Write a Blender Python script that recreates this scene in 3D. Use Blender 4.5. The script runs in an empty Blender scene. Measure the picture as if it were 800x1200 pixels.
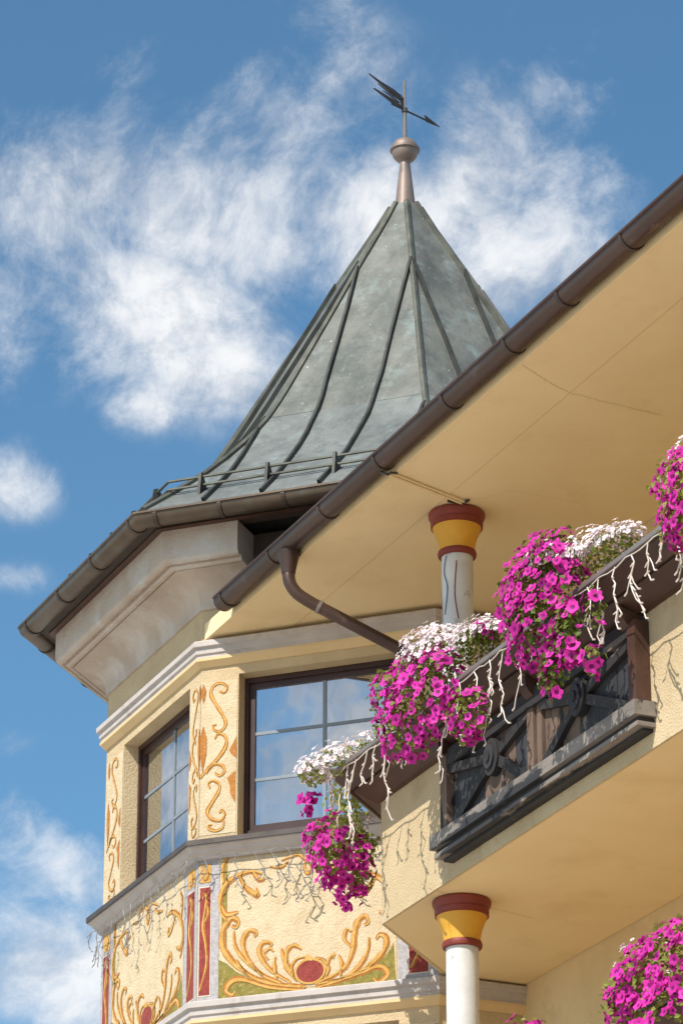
import bpy, bmesh, math, random
from mathutils import Vector, Matrix
R = math.radians
scene = bpy.context.scene
COL = scene.collection

# ------------------------------------------------------------------ camera
CAM = Vector((26.945, -12.76, 1.6))
PITCH, YAW, FPX = R(23.3), R(24.1), 4500.0       # focal length in pixels of the 800x1200 photograph (135 mm lens)
RT = Vector((math.sin(YAW), math.cos(YAW), 0))
FH = Vector((-math.cos(YAW), math.sin(YAW), 0))
FW = FH * math.cos(PITCH) + Vector((0, 0, math.sin(PITCH)))
UP = -FH * math.sin(PITCH) + Vector((0, 0, math.cos(PITCH)))
cd = bpy.data.cameras.new('camera')
cd.sensor_fit = 'VERTICAL'; cd.sensor_height = 36.0; cd.lens = 36.0 * FPX / 1200.0
cd.clip_start = 0.5; cd.clip_end = 3000
cam = bpy.data.objects.new('camera', cd); COL.objects.link(cam)
m3 = Matrix((RT, UP, -FW)).transposed()
cam.matrix_world = Matrix.Translation(CAM) @ m3.to_4x4()
scene.camera = cam

# ------------------------------------------------------------------ light
TOSUN = Vector((0.55, -1.0, 1.24)).normalized()
EXPOSURE = 0.52
SKY = 0.10
scene.view_settings.view_transform = 'Standard'
scene.view_settings.look = 'None'
scene.view_settings.exposure = EXPOSURE
scene.view_settings.gamma = 1.0
scene.view_settings.use_curve_mapping = False

def ray(px, py):
    return (RT * ((px - 400) / FPX) + UP * ((600 - py) / FPX) + FW)
def on_plane(px, py, n, c):
    d = ray(px, py); n = Vector(n)
    return CAM + d * ((c - CAM.dot(n)) / d.dot(n))

world = bpy.data.worlds.new('World'); scene.world = world; world.use_nodes = True
world.cycles.sampling_method = 'MANUAL'; world.cycles.sample_map_resolution = 256
nt = world.node_tree; nt.nodes.clear()
def wn(t, **k):
    n = nt.nodes.new(t)
    for a, v in k.items(): setattr(n, a, v)
    return n
L = nt.links.new
def wmath(op, a, b=None, c=None, clamp=False):
    n = wn('ShaderNodeMath', operation=op); n.use_clamp = clamp
    for i, v in enumerate((a, b, c)):
        if v is None: continue
        if isinstance(v, (int, float)): n.inputs[i].default_value = v
        else: L(v, n.inputs[i])
    return n.outputs[0]
sky = wn('ShaderNodeTexSky', sky_type='NISHITA')
sky.sun_disc = False
sky.sun_elevation = math.asin(TOSUN.z); sky.sun_rotation = math.atan2(TOSUN.x, TOSUN.y)
sky.air_density = 1.0; sky.dust_density = 0.3; sky.ozone_density = 1.0; sky.altitude = 900
tc = wn('ShaderNodeTexCoord')
D = tc.outputs['Generated']
def wdot(v):
    n = wn('ShaderNodeVectorMath', operation='DOT_PRODUCT'); L(D, n.inputs[0]); n.inputs[1].default_value = v
    return n.outputs['Value']
az = wmath('ARCTAN2', wdot(RT), wdot(FH))        # compass angle, measured from the street's line of sight
el = wmath('ARCSINE', wdot((0, 0, 1)))
# warp + fractal noise, sampled on the sky direction itself
nw = wn('ShaderNodeTexNoise'); nw.inputs['Scale'].default_value = 9; nw.inputs['Detail'].default_value = 4
L(D, nw.inputs['Vector'])
wv = wn('ShaderNodeVectorMath', operation='MULTIPLY_ADD')
L(nw.outputs['Color'], wv.inputs[0]); wv.inputs[1].default_value = (.06, .06, .06); L(D, wv.inputs[2])
def wnoise(scale, detail, rough, vec=None, off=None, dist=0.0):
    n = wn('ShaderNodeTexNoise'); n.inputs['Scale'].default_value = scale
    n.inputs['Detail'].default_value = detail; n.inputs['Roughness'].default_value = rough
    n.inputs['Distortion'].default_value = dist
    v = vec or wv.outputs[0]
    if off:
        a = wn('ShaderNodeVectorMath', operation='ADD'); L(v, a.inputs[0]); a.inputs[1].default_value = off; v = a.outputs[0]
    L(v, n.inputs['Vector']); return n.outputs[0]
n1 = wnoise(13, 12, .66)
n2 = wnoise(13, 6, .60, off=tuple(TOSUN * .014))
nf = wnoise(34, 10, .72)
rg = wmath('SUBTRACT', 1.0, wmath('ABSOLUTE', wmath('MULTIPLY_ADD', wnoise(20, 9, .62, off=(3.1, 1.7, .4)), 5.0, -2.5), clamp=True))   # thin filaments
ae = wn('ShaderNodeCombineXYZ'); L(az, ae.inputs[0]); L(el, ae.inputs[1])
# cloud bodies: (pixel x, pixel y, radius x, radius y, tilt, weight) turned into compass angle + height above the horizon
CLOUDS = [(215, 235, 300, 170, 8, 1.25), (120, 225, 170, 150, 0, 1.25), (170, 340, 210, 150, -20, 1.15), (300, 160, 220, 120, 15, 1.05), (430, 240, 200, 110, 0, .95), (590, 210, 170, 150, 15, .95),
          (650, 120, 130, 120, 30, .7), (385, 40, 80, 90, -35, .45), (600, 310, 150, 130, 0, .75),
          (230, 420, 150, 80, -10, .85), (10, 565, 75, 55, 0, .8), (165, 475, 60, 40, 0, .6), (60, 1010, 140, 75, -25, .85), (50, 1140, 150, 130, 0, 1.0), (0, 360, 90, 120, 0, .6),
          (35, 870, 60, 35, 0, .5), (20, 675, 60, 25, 0, .4), (150, 75, 160, 60, 20, .5)]
# the cloud bank mirrored in the tower window hangs behind the viewer
for (px, py, rx, ry, w) in ((420, 850, 120, 120, 1.5), (340, 900, 110, 110, 1.2), (395, 800, 130, 80, 1.1), (200, 930, 90, 100, 1.2)):
    d = ray(px, py).normalized(); nc = Vector((2 ** -.5, -2 ** -.5, 0)) if px > 300 else Vector((0, -1, 0)); d = d - nc * (2 * d.dot(nc))
    CLOUDS.append((d, None, rx, ry, 0, w))
acc = None
for (px, py, rx, ry, tilt, w) in CLOUDS:
    d = px if py is None else ray(px, py).normalized()
    a0 = math.atan2(d.dot(RT), d.dot(FH)); e0 = math.asin(d.z)
    mp = wn('ShaderNodeMapping', vector_type='TEXTURE'); L(ae.outputs[0], mp.inputs['Vector'])
    mp.inputs['Location'].default_value = (a0, e0, 0)
    mp.inputs['Rotation'].default_value = (0, 0, R(tilt))
    mp.inputs['Scale'].default_value = (rx / FPX / math.cos(e0), ry / FPX, 1)
    ln = wn('ShaderNodeVectorMath', operation='LENGTH'); L(mp.outputs[0], ln.inputs[0])
    mr = wn('ShaderNodeMapRange', interpolation_type='SMOOTHSTEP')
    L(ln.outputs['Value'], mr.inputs[0]); mr.inputs[1].default_value = 1.25; mr.inputs[2].default_value = 0.0
    mr.inputs[3].default_value = 0.0; mr.inputs[4].default_value = w
    acc = mr.outputs[0] if acc is None else wmath('MAXIMUM', acc, mr.outputs[0])
# scattered clouds over the rest of the sky
nfar = wnoise(2.6, 3, .5, vec=D)
far = wn('ShaderNodeMapRange', interpolation_type='SMOOTHSTEP'); L(nfar, far.inputs[0])
far.inputs[1].default_value = .44; far.inputs[2].default_value = .60; far.inputs[4].default_value = .95
cdir = ray(400, 600).normalized()
away = wn('ShaderNodeMapRange', interpolation_type='SMOOTHSTEP'); L(wdot(cdir), away.inputs[0])
away.inputs[1].default_value = math.cos(R(11)); away.inputs[2].default_value = math.cos(R(17)); away.inputs[3].default_value = 0; away.inputs[4].default_value = 1
mask = wmath('MAXIMUM', acc, wmath('MULTIPLY', far.outputs[0], away.outputs[0]))
# density: cloud bodies broken up by three octave groups
den = wmath('ADD', wmath('MULTIPLY', mask, .50), wmath('MULTIPLY', wmath('SUBTRACT', n1, .5), 1.75))
den = wmath('ADD', den, wmath('MULTIPLY', wmath('SUBTRACT', nf, .5), .55))
den = wmath('ADD', den, wmath('MULTIPLY', rg, .12))
al = wn('ShaderNodeMapRange', interpolation_type='SMOOTHSTEP'); L(den, al.inputs[0])
al.inputs[1].default_value = .12; al.inputs[2].default_value = .80; al.inputs[4].default_value = .93
alpha = wmath('MULTIPLY', al.outputs[0], wmath('MULTIPLY', mask, 3.5, clamp=True))
lit = wn('ShaderNodeMapRange'); L(wmath('SUBTRACT', n1, n2), lit.inputs[0])
lit.inputs[1].default_value = -.09; lit.inputs[2].default_value = .09
tint = wn('ShaderNodeMix', data_type='RGBA', blend_type='MULTIPLY'); tint.inputs[0].default_value = 1; L(sky.outputs[0], tint.inputs[6]); tint.inputs[7].default_value = (.68, 1.0, 1.05, 1)   # cyan colour grade on the clear sky
cc = wn('ShaderNodeMix', data_type='RGBA'); L(lit.outputs[0], cc.inputs[0])
cc.inputs[6].default_value = (3.9, 4.2, 4.7, 1); cc.inputs[7].default_value = (7.1, 7.1, 7.1, 1)
mx = wn('ShaderNodeMix', data_type='RGBA'); L(alpha, mx.inputs[0]); L(tint.outputs[2], mx.inputs[6]); L(cc.outputs[2], mx.inputs[7])
bg = wn('ShaderNodeBackground'); L(mx.outputs[2], bg.inputs[0]); bg.inputs[1].default_value = SKY
wo = wn('ShaderNodeOutputWorld'); L(bg.outputs[0], wo.inputs[0])

sd = bpy.data.lights.new('sun', 'SUN'); sd.energy = 4.0; sd.angle = R(0.5); sd.color = (1.0, .95, .86)
sun = bpy.data.objects.new('sun', sd); COL.objects.link(sun)
sun.rotation_euler = TOSUN.to_track_quat('Z', 'Y').to_euler(); sun.location = TOSUN * 60

# ------------------------------------------------------------------ materials
def nodes(m):
    m.use_nodes = True
    t = m.node_tree
    return t, t.nodes['Principled BSDF'], t.links.new
def mat(name, c1, c2=None, scale=3.0, rough=.8, metal=0.0, bump=0.0, bscale=60, stretch=(1, 1, 1), c3=None, s3=8.0, t3=(.55, .62), detail=6, bdist=.01, spec=None):
    """two tones by fractal noise on world position, an optional third tone in patches, fine relief"""
    m = bpy.data.materials.new(name); t, b, lk = nodes(m)
    N = t.nodes.new
    g = N('ShaderNodeNewGeometry'); mp = N('ShaderNodeMapping'); lk(g.outputs['Position'], mp.inputs[0]); mp.inputs['Scale'].default_value = stretch
    n = N('ShaderNodeTexNoise'); n.inputs['Scale'].default_value = scale; n.inputs['Detail'].default_value = detail; n.inputs['Roughness'].default_value = .6
    lk(mp.outputs[0], n.inputs['Vector'])
    mr = N('ShaderNodeMapRange'); lk(n.outputs[0], mr.inputs[0]); mr.inputs[1].default_value = .32; mr.inputs[2].default_value = .68
    mx = N('ShaderNodeMix'); mx.data_type = 'RGBA'; lk(mr.outputs[0], mx.inputs[0])
    mx.inputs[6].default_value = (*c1, 1); mx.inputs[7].default_value = (*(c2 or c1), 1)
    out = mx.outputs[2]
    if c3:
        n3 = N('ShaderNodeTexNoise'); n3.inputs['Scale'].default_value = s3; n3.inputs['Detail'].default_value = 8; n3.inputs['Roughness'].default_value = .65
        lk(mp.outputs[0], n3.inputs['Vector'])
        r3 = N('ShaderNodeMapRange'); lk(n3.outputs[0], r3.inputs[0]); r3.inputs[1].default_value = t3[0]; r3.inputs[2].default_value = t3[1]
        m2 = N('ShaderNodeMix'); m2.data_type = 'RGBA'; lk(r3.outputs[0], m2.inputs[0]); lk(out, m2.inputs[6]); m2.inputs[7].default_value = (*c3, 1)
        out = m2.outputs[2]
    lk(out, b.inputs['Base Color'])
    b.inputs['Roughness'].default_value = rough; b.inputs['Metallic'].default_value = metal
    if spec is not None: b.inputs['Specular IOR Level'].default_value = spec
    if bump:
        nb = N('ShaderNodeTexNoise'); nb.inputs['Scale'].default_value = bscale; nb.inputs['Detail'].default_value = 5; nb.inputs['Roughness'].default_value = .65
        lk(mp.outputs[0], nb.inputs['Vector'])
        bp = N('ShaderNodeBump'); bp.inputs['Strength'].default_value = bump; bp.inputs['Distance'].default_value = bdist
        lk(nb.outputs[0], bp.inputs['Height']); lk(bp.outputs[0], b.inputs['Normal'])
    return m
M = {}
def roofmetal(name, c1, c2, c3):
    # weathered copper sheet: broad tone, downhill streaks, verdigris blooms and pale droppings
    m = bpy.data.materials.new(name); t, b, lk = nodes(m); N = t.nodes.new
    g = N('ShaderNodeNewGeometry')
    def noise(scale, stretch, detail=7, rough=.65):
        mp = N('ShaderNodeMapping'); lk(g.outputs['Position'], mp.inputs[0]); mp.inputs['Scale'].default_value = stretch
        n = N('ShaderNodeTexNoise'); n.inputs['Scale'].default_value = scale; n.inputs['Detail'].default_value = detail; n.inputs['Roughness'].default_value = rough
        lk(mp.outputs[0], n.inputs['Vector']); return n.outputs[0]
    def rng(v, a, b_, hi=1.0):
        r = N('ShaderNodeMapRange'); lk(v, r.inputs[0]); r.inputs[1].default_value = a; r.inputs[2].default_value = b_; r.inputs[4].default_value = hi; return r.outputs[0]
    def mix(f, a, c):
        x = N('ShaderNodeMix'); x.data_type = 'RGBA'; lk(f, x.inputs[0])
        if isinstance(a, tuple): x.inputs[6].default_value = (*a, 1)
        else: lk(a, x.inputs[6])
        x.inputs[7].default_value = (*c, 1); return x.outputs[2]
    col = mix(rng(noise(1.5, (1, 1, .6)), .36, .64), c1, c2)
    col = mix(rng(noise(7, (1, 1, .12), 5), .52, .72, .6), col, tuple(v * .62 for v in c1))
    col = mix(rng(noise(9, (1, 1, .3), 6), .55, .75, .55), col, c3)
    col = mix(rng(noise(3.2, (1, 1, .7)), .56, .74, .7), col, c3)
    col = mix(rng(noise(26, (1, 1, .45), 3), .69, .73, .9), col, (.50, .53, .48))
    lk(col, b.inputs['Base Color']); b.inputs['Metallic'].default_value = .2
    lk(rng(noise(6, (1, 1, 1)), .3, .7), b.inputs['Roughness'])
    r = b.inputs['Roughness'].links[0].from_node; r.inputs[3].default_value = .45; r.inputs[4].default_value = .68
    bp = N('ShaderNodeBump'); bp.inputs['Strength'].default_value = .5; bp.inputs['Distance'].default_value = .03
    lk(noise(3.5, (1, 1, .5), 4), bp.inputs['Height']); lk(bp.outputs[0], b.inputs['Normal'])
    return m
M['stucco'] = mat('cream_stucco', (.55, .415, .245), (.66, .515, .325), 2.2, .9, 0, .8, 62, c3=(.43, .315, .175), s3=3.0, t3=(.56, .80), bdist=.018, spec=.2)
M['mural'] = mat('mural_plaster', (.62, .485, .31), (.72, .585, .40), 6, .9, 0, .8, 62, c3=(.53, .39, .23), s3=5, t3=(.56, .8), bdist=.018, spec=.2)
M['soffit'] = mat('soffit_paint', (.80, .62, .355), (.85, .67, .40), 1.2, .85, 0, .2, 30, c3=(.70, .51, .26), s3=1.5, t3=(.54, .85), bdist=.006, spec=.2)
M['trim'] = mat('grey_trim', (.44, .39, .365), (.53, .48, .455), 5, .75, 0, .3, 50, c3=(.34, .29, .26), s3=6, t3=(.56, .75), bdist=.006, spec=.3)
M['trimtan'] = mat('tan_trim', (.66, .47, .25), (.72, .53, .30), 4, .85, 0, .25, 60, bdist=.006, spec=.2)
M['flash'] = mat('sill_flashing', (.065, .05, .045), (.10, .08, .07), 6, .5, .3, .1, 40)
M['cove'] = mat('cove_plaster', (.46, .37, .30), (.56, .47, .40), 2.5, .95, 0, .7, 62, c3=(.60, .55, .51), s3=2.6, t3=(.5, .7), bdist=.016, spec=.15)
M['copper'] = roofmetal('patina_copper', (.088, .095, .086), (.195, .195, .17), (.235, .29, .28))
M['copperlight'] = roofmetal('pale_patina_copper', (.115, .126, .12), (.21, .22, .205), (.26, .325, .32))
M['seam'] = mat('shade_dark_seam_copper', (.028, .028, .025), (.065, .068, .06), 5, .6, .3, .1, 30)  # base colour darkened to carry the shading along the seams
M['hip'] = mat('shade_dark_hip_copper', (.06, .062, .05), (.14, .14, .11), 5, .55, .35, .1, 30)  # shadow side of the hips put into a darker base colour
M['gutter'] = mat('brown_gutter', (.06, .034, .026), (.10, .058, .044), 3, .36, .5, .12, 14, stretch=(.4, 1, 1), c3=(.17, .125, .105), s3=8, t3=(.60, .78), bdist=.006)
M['gutterold'] = mat('weathered_gutter', (.085, .06, .042), (.14, .098, .068), 3, .42, .5, .14, 14, c3=(.11, .125, .105), s3=6, t3=(.55, .75), bdist=.006)
M['strap'] = mat('strap_metal', (.06, .042, .034), (.09, .065, .05), 6, .5, .5)
M['finial'] = mat('finial_copper', (.20, .15, .125), (.28, .21, .18), 4, .55, .3, .1, 20, c3=(.14, .125, .115), s3=7, t3=(.56, .72))
M['vane'] = mat('vane_metal', (.05, .04, .036), (.085, .07, .062), 8, .5, .5)
M['pole'] = mat('vane_pole_metal', (.22, .19, .17), (.30, .26, .23), 8, .4, .6)
M['darkwood'] = mat('dark_eave_wood', (.035, .022, .016), (.055, .036, .026), 6, .7, 0, .2, 30)
M['frame'] = mat('window_frame', (.038, .016, .013), (.055, .024, .02), 5, .4, 0, .05, 40)
M['muntin'] = mat('muntin_paint', (.17, .20, .24), (.23, .26, .30), 5, .45)
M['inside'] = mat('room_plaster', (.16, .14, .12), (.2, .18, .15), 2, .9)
M['rail'] = mat('rail_wood', (.05, .022, .013), (.095, .043, .026), 5, .55, 0, .25, 26, stretch=(.25, 1, 1), c3=(.16, .09, .06), s3=5, t3=(.60, .75), bdist=.006)
M['coping'] = mat('coping_metal', (.20, .17, .155), (.26, .225, .205), 5, .4, .4, .05, 20)
M['panelwood'] = mat('weathered_panel_wood', (.10, .064, .046), (.18, .122, .09), 7, .8, 0, .4, 30, stretch=(1, 1, .35), c3=(.016, .015, .016), s3=3.4, t3=(.53, .555), bdist=.01)
M['blackpanel'] = mat('black_panel_paint', (.02, .021, .025), (.038, .04, .047), 6, .75, 0, .3, 30, stretch=(1, 1, .4), c3=(.22, .17, .14), s3=4.2, t3=(.60, .63), bdist=.008)
M['ledgewood'] = mat('peeling_ledge_wood', (.17, .145, .125), (.27, .23, .20), 9, .7, 0, .35, 30, stretch=(.3, 1, 1), c3=(.025, .024, .026), s3=2.6, t3=(.515, .545), bdist=.008)
M['blackwood'] = mat('black_wood', (.016, .015, .016), (.034, .03, .03), 8, .7, 0, .3, 30, stretch=(.3, 1, 1), c3=(.19, .14, .11), s3=7, t3=(.63, .66), bdist=.008)
M['white'] = mat('white_column_paint', (.54, .53, .51), (.66, .65, .63), 5, .75, 0, .3, 40, c3=(.36, .33, .30), s3=8, t3=(.60, .70), bdist=.006)
M['yellow'] = mat('ochre_capital_paint', (.62, .30, .02), (.70, .36, .035), 5, .6, 0, .1, 40)
M['red'] = mat('oxide_red_paint', (.17, .022, .012), (.23, .032, .018), 6, .55, 0, .15, 40, c3=(.30, .16, .10), s3=16, t3=(.68, .74))
M['p_grey'] = mat('mural_grey', (.33, .31, .32), (.50, .47, .48), 30, .9, 0, .6, 66, bdist=.014)
M['p_white'] = mat('mural_white', (.60, .53, .44), (.70, .62, .52), 20, .9, 0, .6, 60, bdist=.012)
M['p_red'] = mat('mural_red', (.20, .03, .026), (.33, .055, .042), 24, .9, 0, .6, 66, c3=(.44, .17, .11), s3=30, t3=(.6, .75), bdist=.014)
M['p_green'] = mat('mural_green', (.18, .15, .028), (.29, .235, .05), 26, .9, 0, .6, 66, c3=(.48, .37, .17), s3=28, t3=(.55, .72), bdist=.014)
M['p_ochre'] = mat('mural_ochre', (.36, .125, .02), (.48, .20, .04), 18, .9, 0, .6, 66, c3=(.62, .42, .21), s3=22, t3=(.57, .74), bdist=.014)
M['p_light'] = mat('mural_light_ochre', (.53, .275, .055), (.66, .39, .115), 18, .9, 0, .6, 66, c3=(.66, .49, .27), s3=20, t3=(.56, .74), bdist=.014)
M['p_blue'] = mat('painted_line_blue', (.12, .15, .22), (.2, .22, .28), 9, .9)
M['wire'] = mat('white_wire', (.60, .51, .44), (.70, .61, .54), 12, .4)
M['wiredark'] = mat('grey_wire', (.15, .14, .135), (.30, .28, .27), 12, .5)
M['leaf'] = mat('petunia_leaf', (.085, .13, .018), (.19, .235, .045), 9, .6)
M['stem'] = mat('petunia_stem', (.16, .19, .05), (.22, .24, .08), 9, .6)
M['soil'] = mat('potting_soil', (.05, .035, .022), (.08, .055, .035), 20, .95, 0, .6, 60)
M['ground'] = mat('street_paving', (.44, .41, .36), (.51, .475, .42), .8, .9, 0, .3, 9)
M['bouncewall'] = mat('bounce_warm_stucco', (.70, .52, .275), (.78, .60, .34), 2.0, .9, 0, .6, 62, c3=(.58, .42, .21), s3=2.6, t3=(.56, .8), bdist=.014, spec=.2)  # stucco made warmer and lighter, bounced light put into its colour
M['crack'] = mat('crack_dirt', (.36, .25, .13), (.45, .33, .18), 20, .95)
M['roof'] = mat('main_roof_metal', (.07, .055, .048), (.10, .08, .07), 2, .6, .3, .1, 8)

def petal(name, c1, c2, trans):
    m = bpy.data.materials.new(name); t, b, lk = nodes(m); N = t.nodes.new
    oi = N('ShaderNodeObjectInfo'); g = N('ShaderNodeNewGeometry')
    n = N('ShaderNodeTexNoise'); n.inputs['Scale'].default_value = 14; lk(g.outputs['Position'], n.inputs['Vector'])
    ad = N('ShaderNodeMath'); ad.operation = 'ADD'; lk(oi.outputs['Random'], ad.inputs[0]); lk(n.outputs[0], ad.inputs[1])
    mr = N('ShaderNodeMapRange'); lk(ad.outputs[0], mr.inputs[0]); mr.inputs[1].default_value = .3; mr.inputs[2].default_value = 1.3
    mx = N('ShaderNodeMix'); mx.data_type = 'RGBA'; lk(mr.outputs[0], mx.inputs[0]); mx.inputs[6].default_value = (*c1, 1); mx.inputs[7].default_value = (*c2, 1)
    lk(mx.outputs[2], b.inputs['Base Color']); b.inputs['Roughness'].default_value = .55; b.inputs['Specular IOR Level'].default_value = .25
    tr = N('ShaderNodeBsdfTranslucent'); lk(mx.outputs[2], tr.inputs[0])
    ms = N('ShaderNodeMixShader'); ms.inputs[0].default_value = trans; lk(b.outputs[0], ms.inputs[1]); lk(tr.outputs[0], ms.inputs[2])
    lk(ms.outputs[0], t.nodes['Material Output'].inputs[0]); return m
M['magenta'] = petal('magenta_petal', (.34, .003, .17), (.78, .045, .46), .32)
M['throat'] = petal('dark_magenta_throat', (.15, .003, .10), (.24, .004, .15), .15)
M['whitepetal'] = petal('white_petal', (.64, .55, .60), (.88, .84, .84), .3)
M['pinkpetal'] = petal('pink_centre', (.55, .18, .30), (.66, .30, .38), .2)
M['leaf2'] = petal('yellow_green_leaf', (.09, .14, .018), (.30, .33, .07), .35)  # yellow-green leaf, tone varied by noise

def glass():
    m = bpy.data.materials.new('coated_glass'); t, b, lk = nodes(m); N = t.nodes.new
    gl = N('ShaderNodeBsdfGlossy'); gl.inputs['Roughness'].default_value = .015; gl.inputs['Color'].default_value = (.92, .95, 1, 1)
    tp = N('ShaderNodeBsdfTransparent'); tp.inputs[0].default_value = (.82, .86, .85, 1)
    fr = N('ShaderNodeFresnel'); fr.inputs[0].default_value = 1.6
    ma = N('ShaderNodeMath'); ma.operation = 'MULTIPLY_ADD'; ma.use_clamp = True; lk(fr.outputs[0], ma.inputs[0]); ma.inputs[1].default_value = 1.0; ma.inputs[2].default_value = .46
    g = N('ShaderNodeNewGeometry'); n = N('ShaderNodeTexNoise'); n.inputs['Scale'].default_value = 1.6; lk(g.outputs['Position'], n.inputs['Vector'])
    bp = N('ShaderNodeBump'); bp.inputs['Strength'].default_value = .12; bp.inputs['Distance'].default_value = .02; lk(n.outputs[0], bp.inputs['Height']); lk(bp.outputs[0], gl.inputs['Normal'])
    ms = N('ShaderNodeMixShader'); lk(ma.outputs[0], ms.inputs[0]); lk(tp.outputs[0], ms.inputs[1]); lk(gl.outputs[0], ms.inputs[2])
    lk(ms.outputs[0], t.nodes['Material Output'].inputs[0]); return m
M['glass'] = glass()
def curtain_mat(name, c):
    m = bpy.data.materials.new(name); t, b, lk = nodes(m); N = t.nodes.new
    b.inputs['Base Color'].default_value = (*c, 1); b.inputs['Roughness'].default_value = .9
    tr = N('ShaderNodeBsdfTranslucent'); tr.inputs[0].default_value = (*c, 1)
    ms = N('ShaderNodeMixShader'); ms.inputs[0].default_value = .35; lk(b.outputs[0], ms.inputs[1]); lk(tr.outputs[0], ms.inputs[2])
    lk(ms.outputs[0], t.nodes['Material Output'].inputs[0]); return m
M['curtain'] = curtain_mat('sheer_curtain', (.86, .86, .84))
M['drape'] = curtain_mat('beige_drape', (.50, .42, .25))

# ------------------------------------------------------------------ mesh helpers
WORLD = {}
class MB:
    def __init__(s): s.v = []; s.f = []; s.mi = []
    def add(s, vs, fs, mi=0):
        o = len(s.v); s.v += [Vector(v) for v in vs]; s.f += [tuple(i + o for i in f) for f in fs]; s.mi += [mi] * len(fs); return s
    def box8(s, p, mi=0):   # bottom 4 then top 4, same order
        return s.add(p, [(0, 3, 2, 1), (4, 5, 6, 7), (0, 1, 5, 4), (1, 2, 6, 5), (2, 3, 7, 6), (3, 0, 4, 7)], mi)
    def box(s, a, b, mi=0):
        (x0, y0, z0), (x1, y1, z1) = a, b
        return s.box8([(x0, y0, z0), (x1, y0, z0), (x1, y1, z0), (x0, y1, z0), (x0, y0, z1), (x1, y0, z1), (x1, y1, z1), (x0, y1, z1)], mi)
    def tube(s, pts, r, n=6, mi=0, cap=True):
        pts = [Vector(p) for p in pts]; rr = r if isinstance(r, (list, tuple)) else [r] * len(pts)
        ref = None; rings = []
        for i, p in enumerate(pts):
            t = (pts[min(i + 1, len(pts) - 1)] - pts[max(i - 1, 0)])
            if t.length < 1e-9: t = Vector((0, 0, 1))
            t.normalize()
            if ref is None:
                ref = Vector((0, 0, 1)) if abs(t.z) < .9 else Vector((1, 0, 0))
            a = (ref - t * ref.dot(t)).normalized(); b = t.cross(a); ref = a
            rings.append([p + (a * math.cos(2 * math.pi * k / n) + b * math.sin(2 * math.pi * k / n)) * rr[i] for k in range(n)])
        vs = [v for g in rings for v in g]; fs = []
        for i in range(len(pts) - 1):
            for k in range(n):
                fs.append((i * n + k, i * n + (k + 1) % n, (i + 1) * n + (k + 1) % n, (i + 1) * n + k))
        if cap: fs += [tuple(range(n))[::-1], tuple((len(pts) - 1) * n + k for k in range(n))]
        return s.add(vs, fs, mi)
    def lathe(s, c, prof, n=24, mi=0):
        vs = []; fs = []
        for (r, z) in prof:
            vs += [(c[0] + r * math.cos(2 * math.pi * k / n), c[1] + r * math.sin(2 * math.pi * k / n), z) for k in range(n)]
        for i in range(len(prof) - 1):
            for k in range(n): fs.append((i * n + k, i * n + (k + 1) % n, (i + 1) * n + (k + 1) % n, (i + 1) * n + k))
        fs += [tuple(range(n))[::-1], tuple((len(prof) - 1) * n + k for k in range(n))]
        return s.add(vs, fs, mi)
    def sweep(s, path, prof, mi=0, closed=False):
        """closed profile of (outward, z) carried along a plan path with mitred corners"""
        n = len(prof); vs = []; fs = []
        offs = {}
        for d, z in prof:
            if d not in offs: offs[d] = offset_path(path, d)
        for i in range(len(path)):
            vs += [(*offs[d][i], z) for d, z in prof]
        for i in range(len(path) - 1):
            for k in range(n): fs.append((i * n + k, i * n + (k + 1) % n, (i + 1) * n + (k + 1) % n, (i + 1) * n + k))
        fs += [tuple(range(n)), tuple((len(path) - 1) * n + k for k in range(n))]
        return s.add(vs, fs, mi)
    def build(s, name, mats, parent=None, smooth=False, recalc=True, angle=35, center=None):
        if not isinstance(mats, (list, tuple)): mats = [mats]
        xs = [v.x for v in s.v]; ys = [v.y for v in s.v]; zs = [v.z for v in s.v]
        c = Vector(((min(xs) + max(xs)) / 2, (min(ys) + max(ys)) / 2, min(zs))) if center is None else Vector(center)
        me = bpy.data.meshes.new(name); me.from_pydata([v - c for v in s.v], [], s.f)
        for m in mats: me.materials.append(M[m])
        me.polygons.foreach_set('material_index', s.mi)
        if recalc:
            bm = bmesh.new(); bm.from_mesh(me); bmesh.ops.recalc_face_normals(bm, faces=bm.faces); bm.to_mesh(me); bm.free()
        if smooth:
            me.polygons.foreach_set('use_smooth', [True] * len(me.polygons))
            me.set_sharp_from_angle(angle=R(angle))
        me.update()
        return link(name, me, c, parent)
def link(name, me, c, parent=None):
    o = bpy.data.objects.new(name, me); COL.objects.link(o); WORLD[o.name] = Vector(c)
    o.location = Vector(c)
    if parent is not None:
        o.parent = parent; o.location = Vector(c) - WORLD[parent.name]
    return o
def thing(name, loc, label, cat, group=None):
    o = bpy.data.objects.new(name, None); COL.objects.link(o); o.location = loc; WORLD[o.name] = Vector(loc)
    o.empty_display_size = .2
    o['label'] = label; o['category'] = cat
    if group: o['group'] = group
    return o
def offset_path(pts, d):
    n = len(pts); nr = []
    for i in range(n - 1):
        tx, ty = pts[i + 1][0] - pts[i][0], pts[i + 1][1] - pts[i][1]; l = math.hypot(tx, ty); nr.append((ty / l, -tx / l))
    out = []
    for i in range(n):
        if i == 0: a = nr[0]; k = (a[0], a[1])
        elif i == n - 1: a = nr[-1]; k = (a[0], a[1])
        else:
            a, b = nr[i - 1], nr[i]; q = 1 + a[0] * b[0] + a[1] * b[1]; k = ((a[0] + b[0]) / q, (a[1] + b[1]) / q)
        out.append((pts[i][0] + k[0] * d, pts[i][1] + k[1] * d))
    return out
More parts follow.
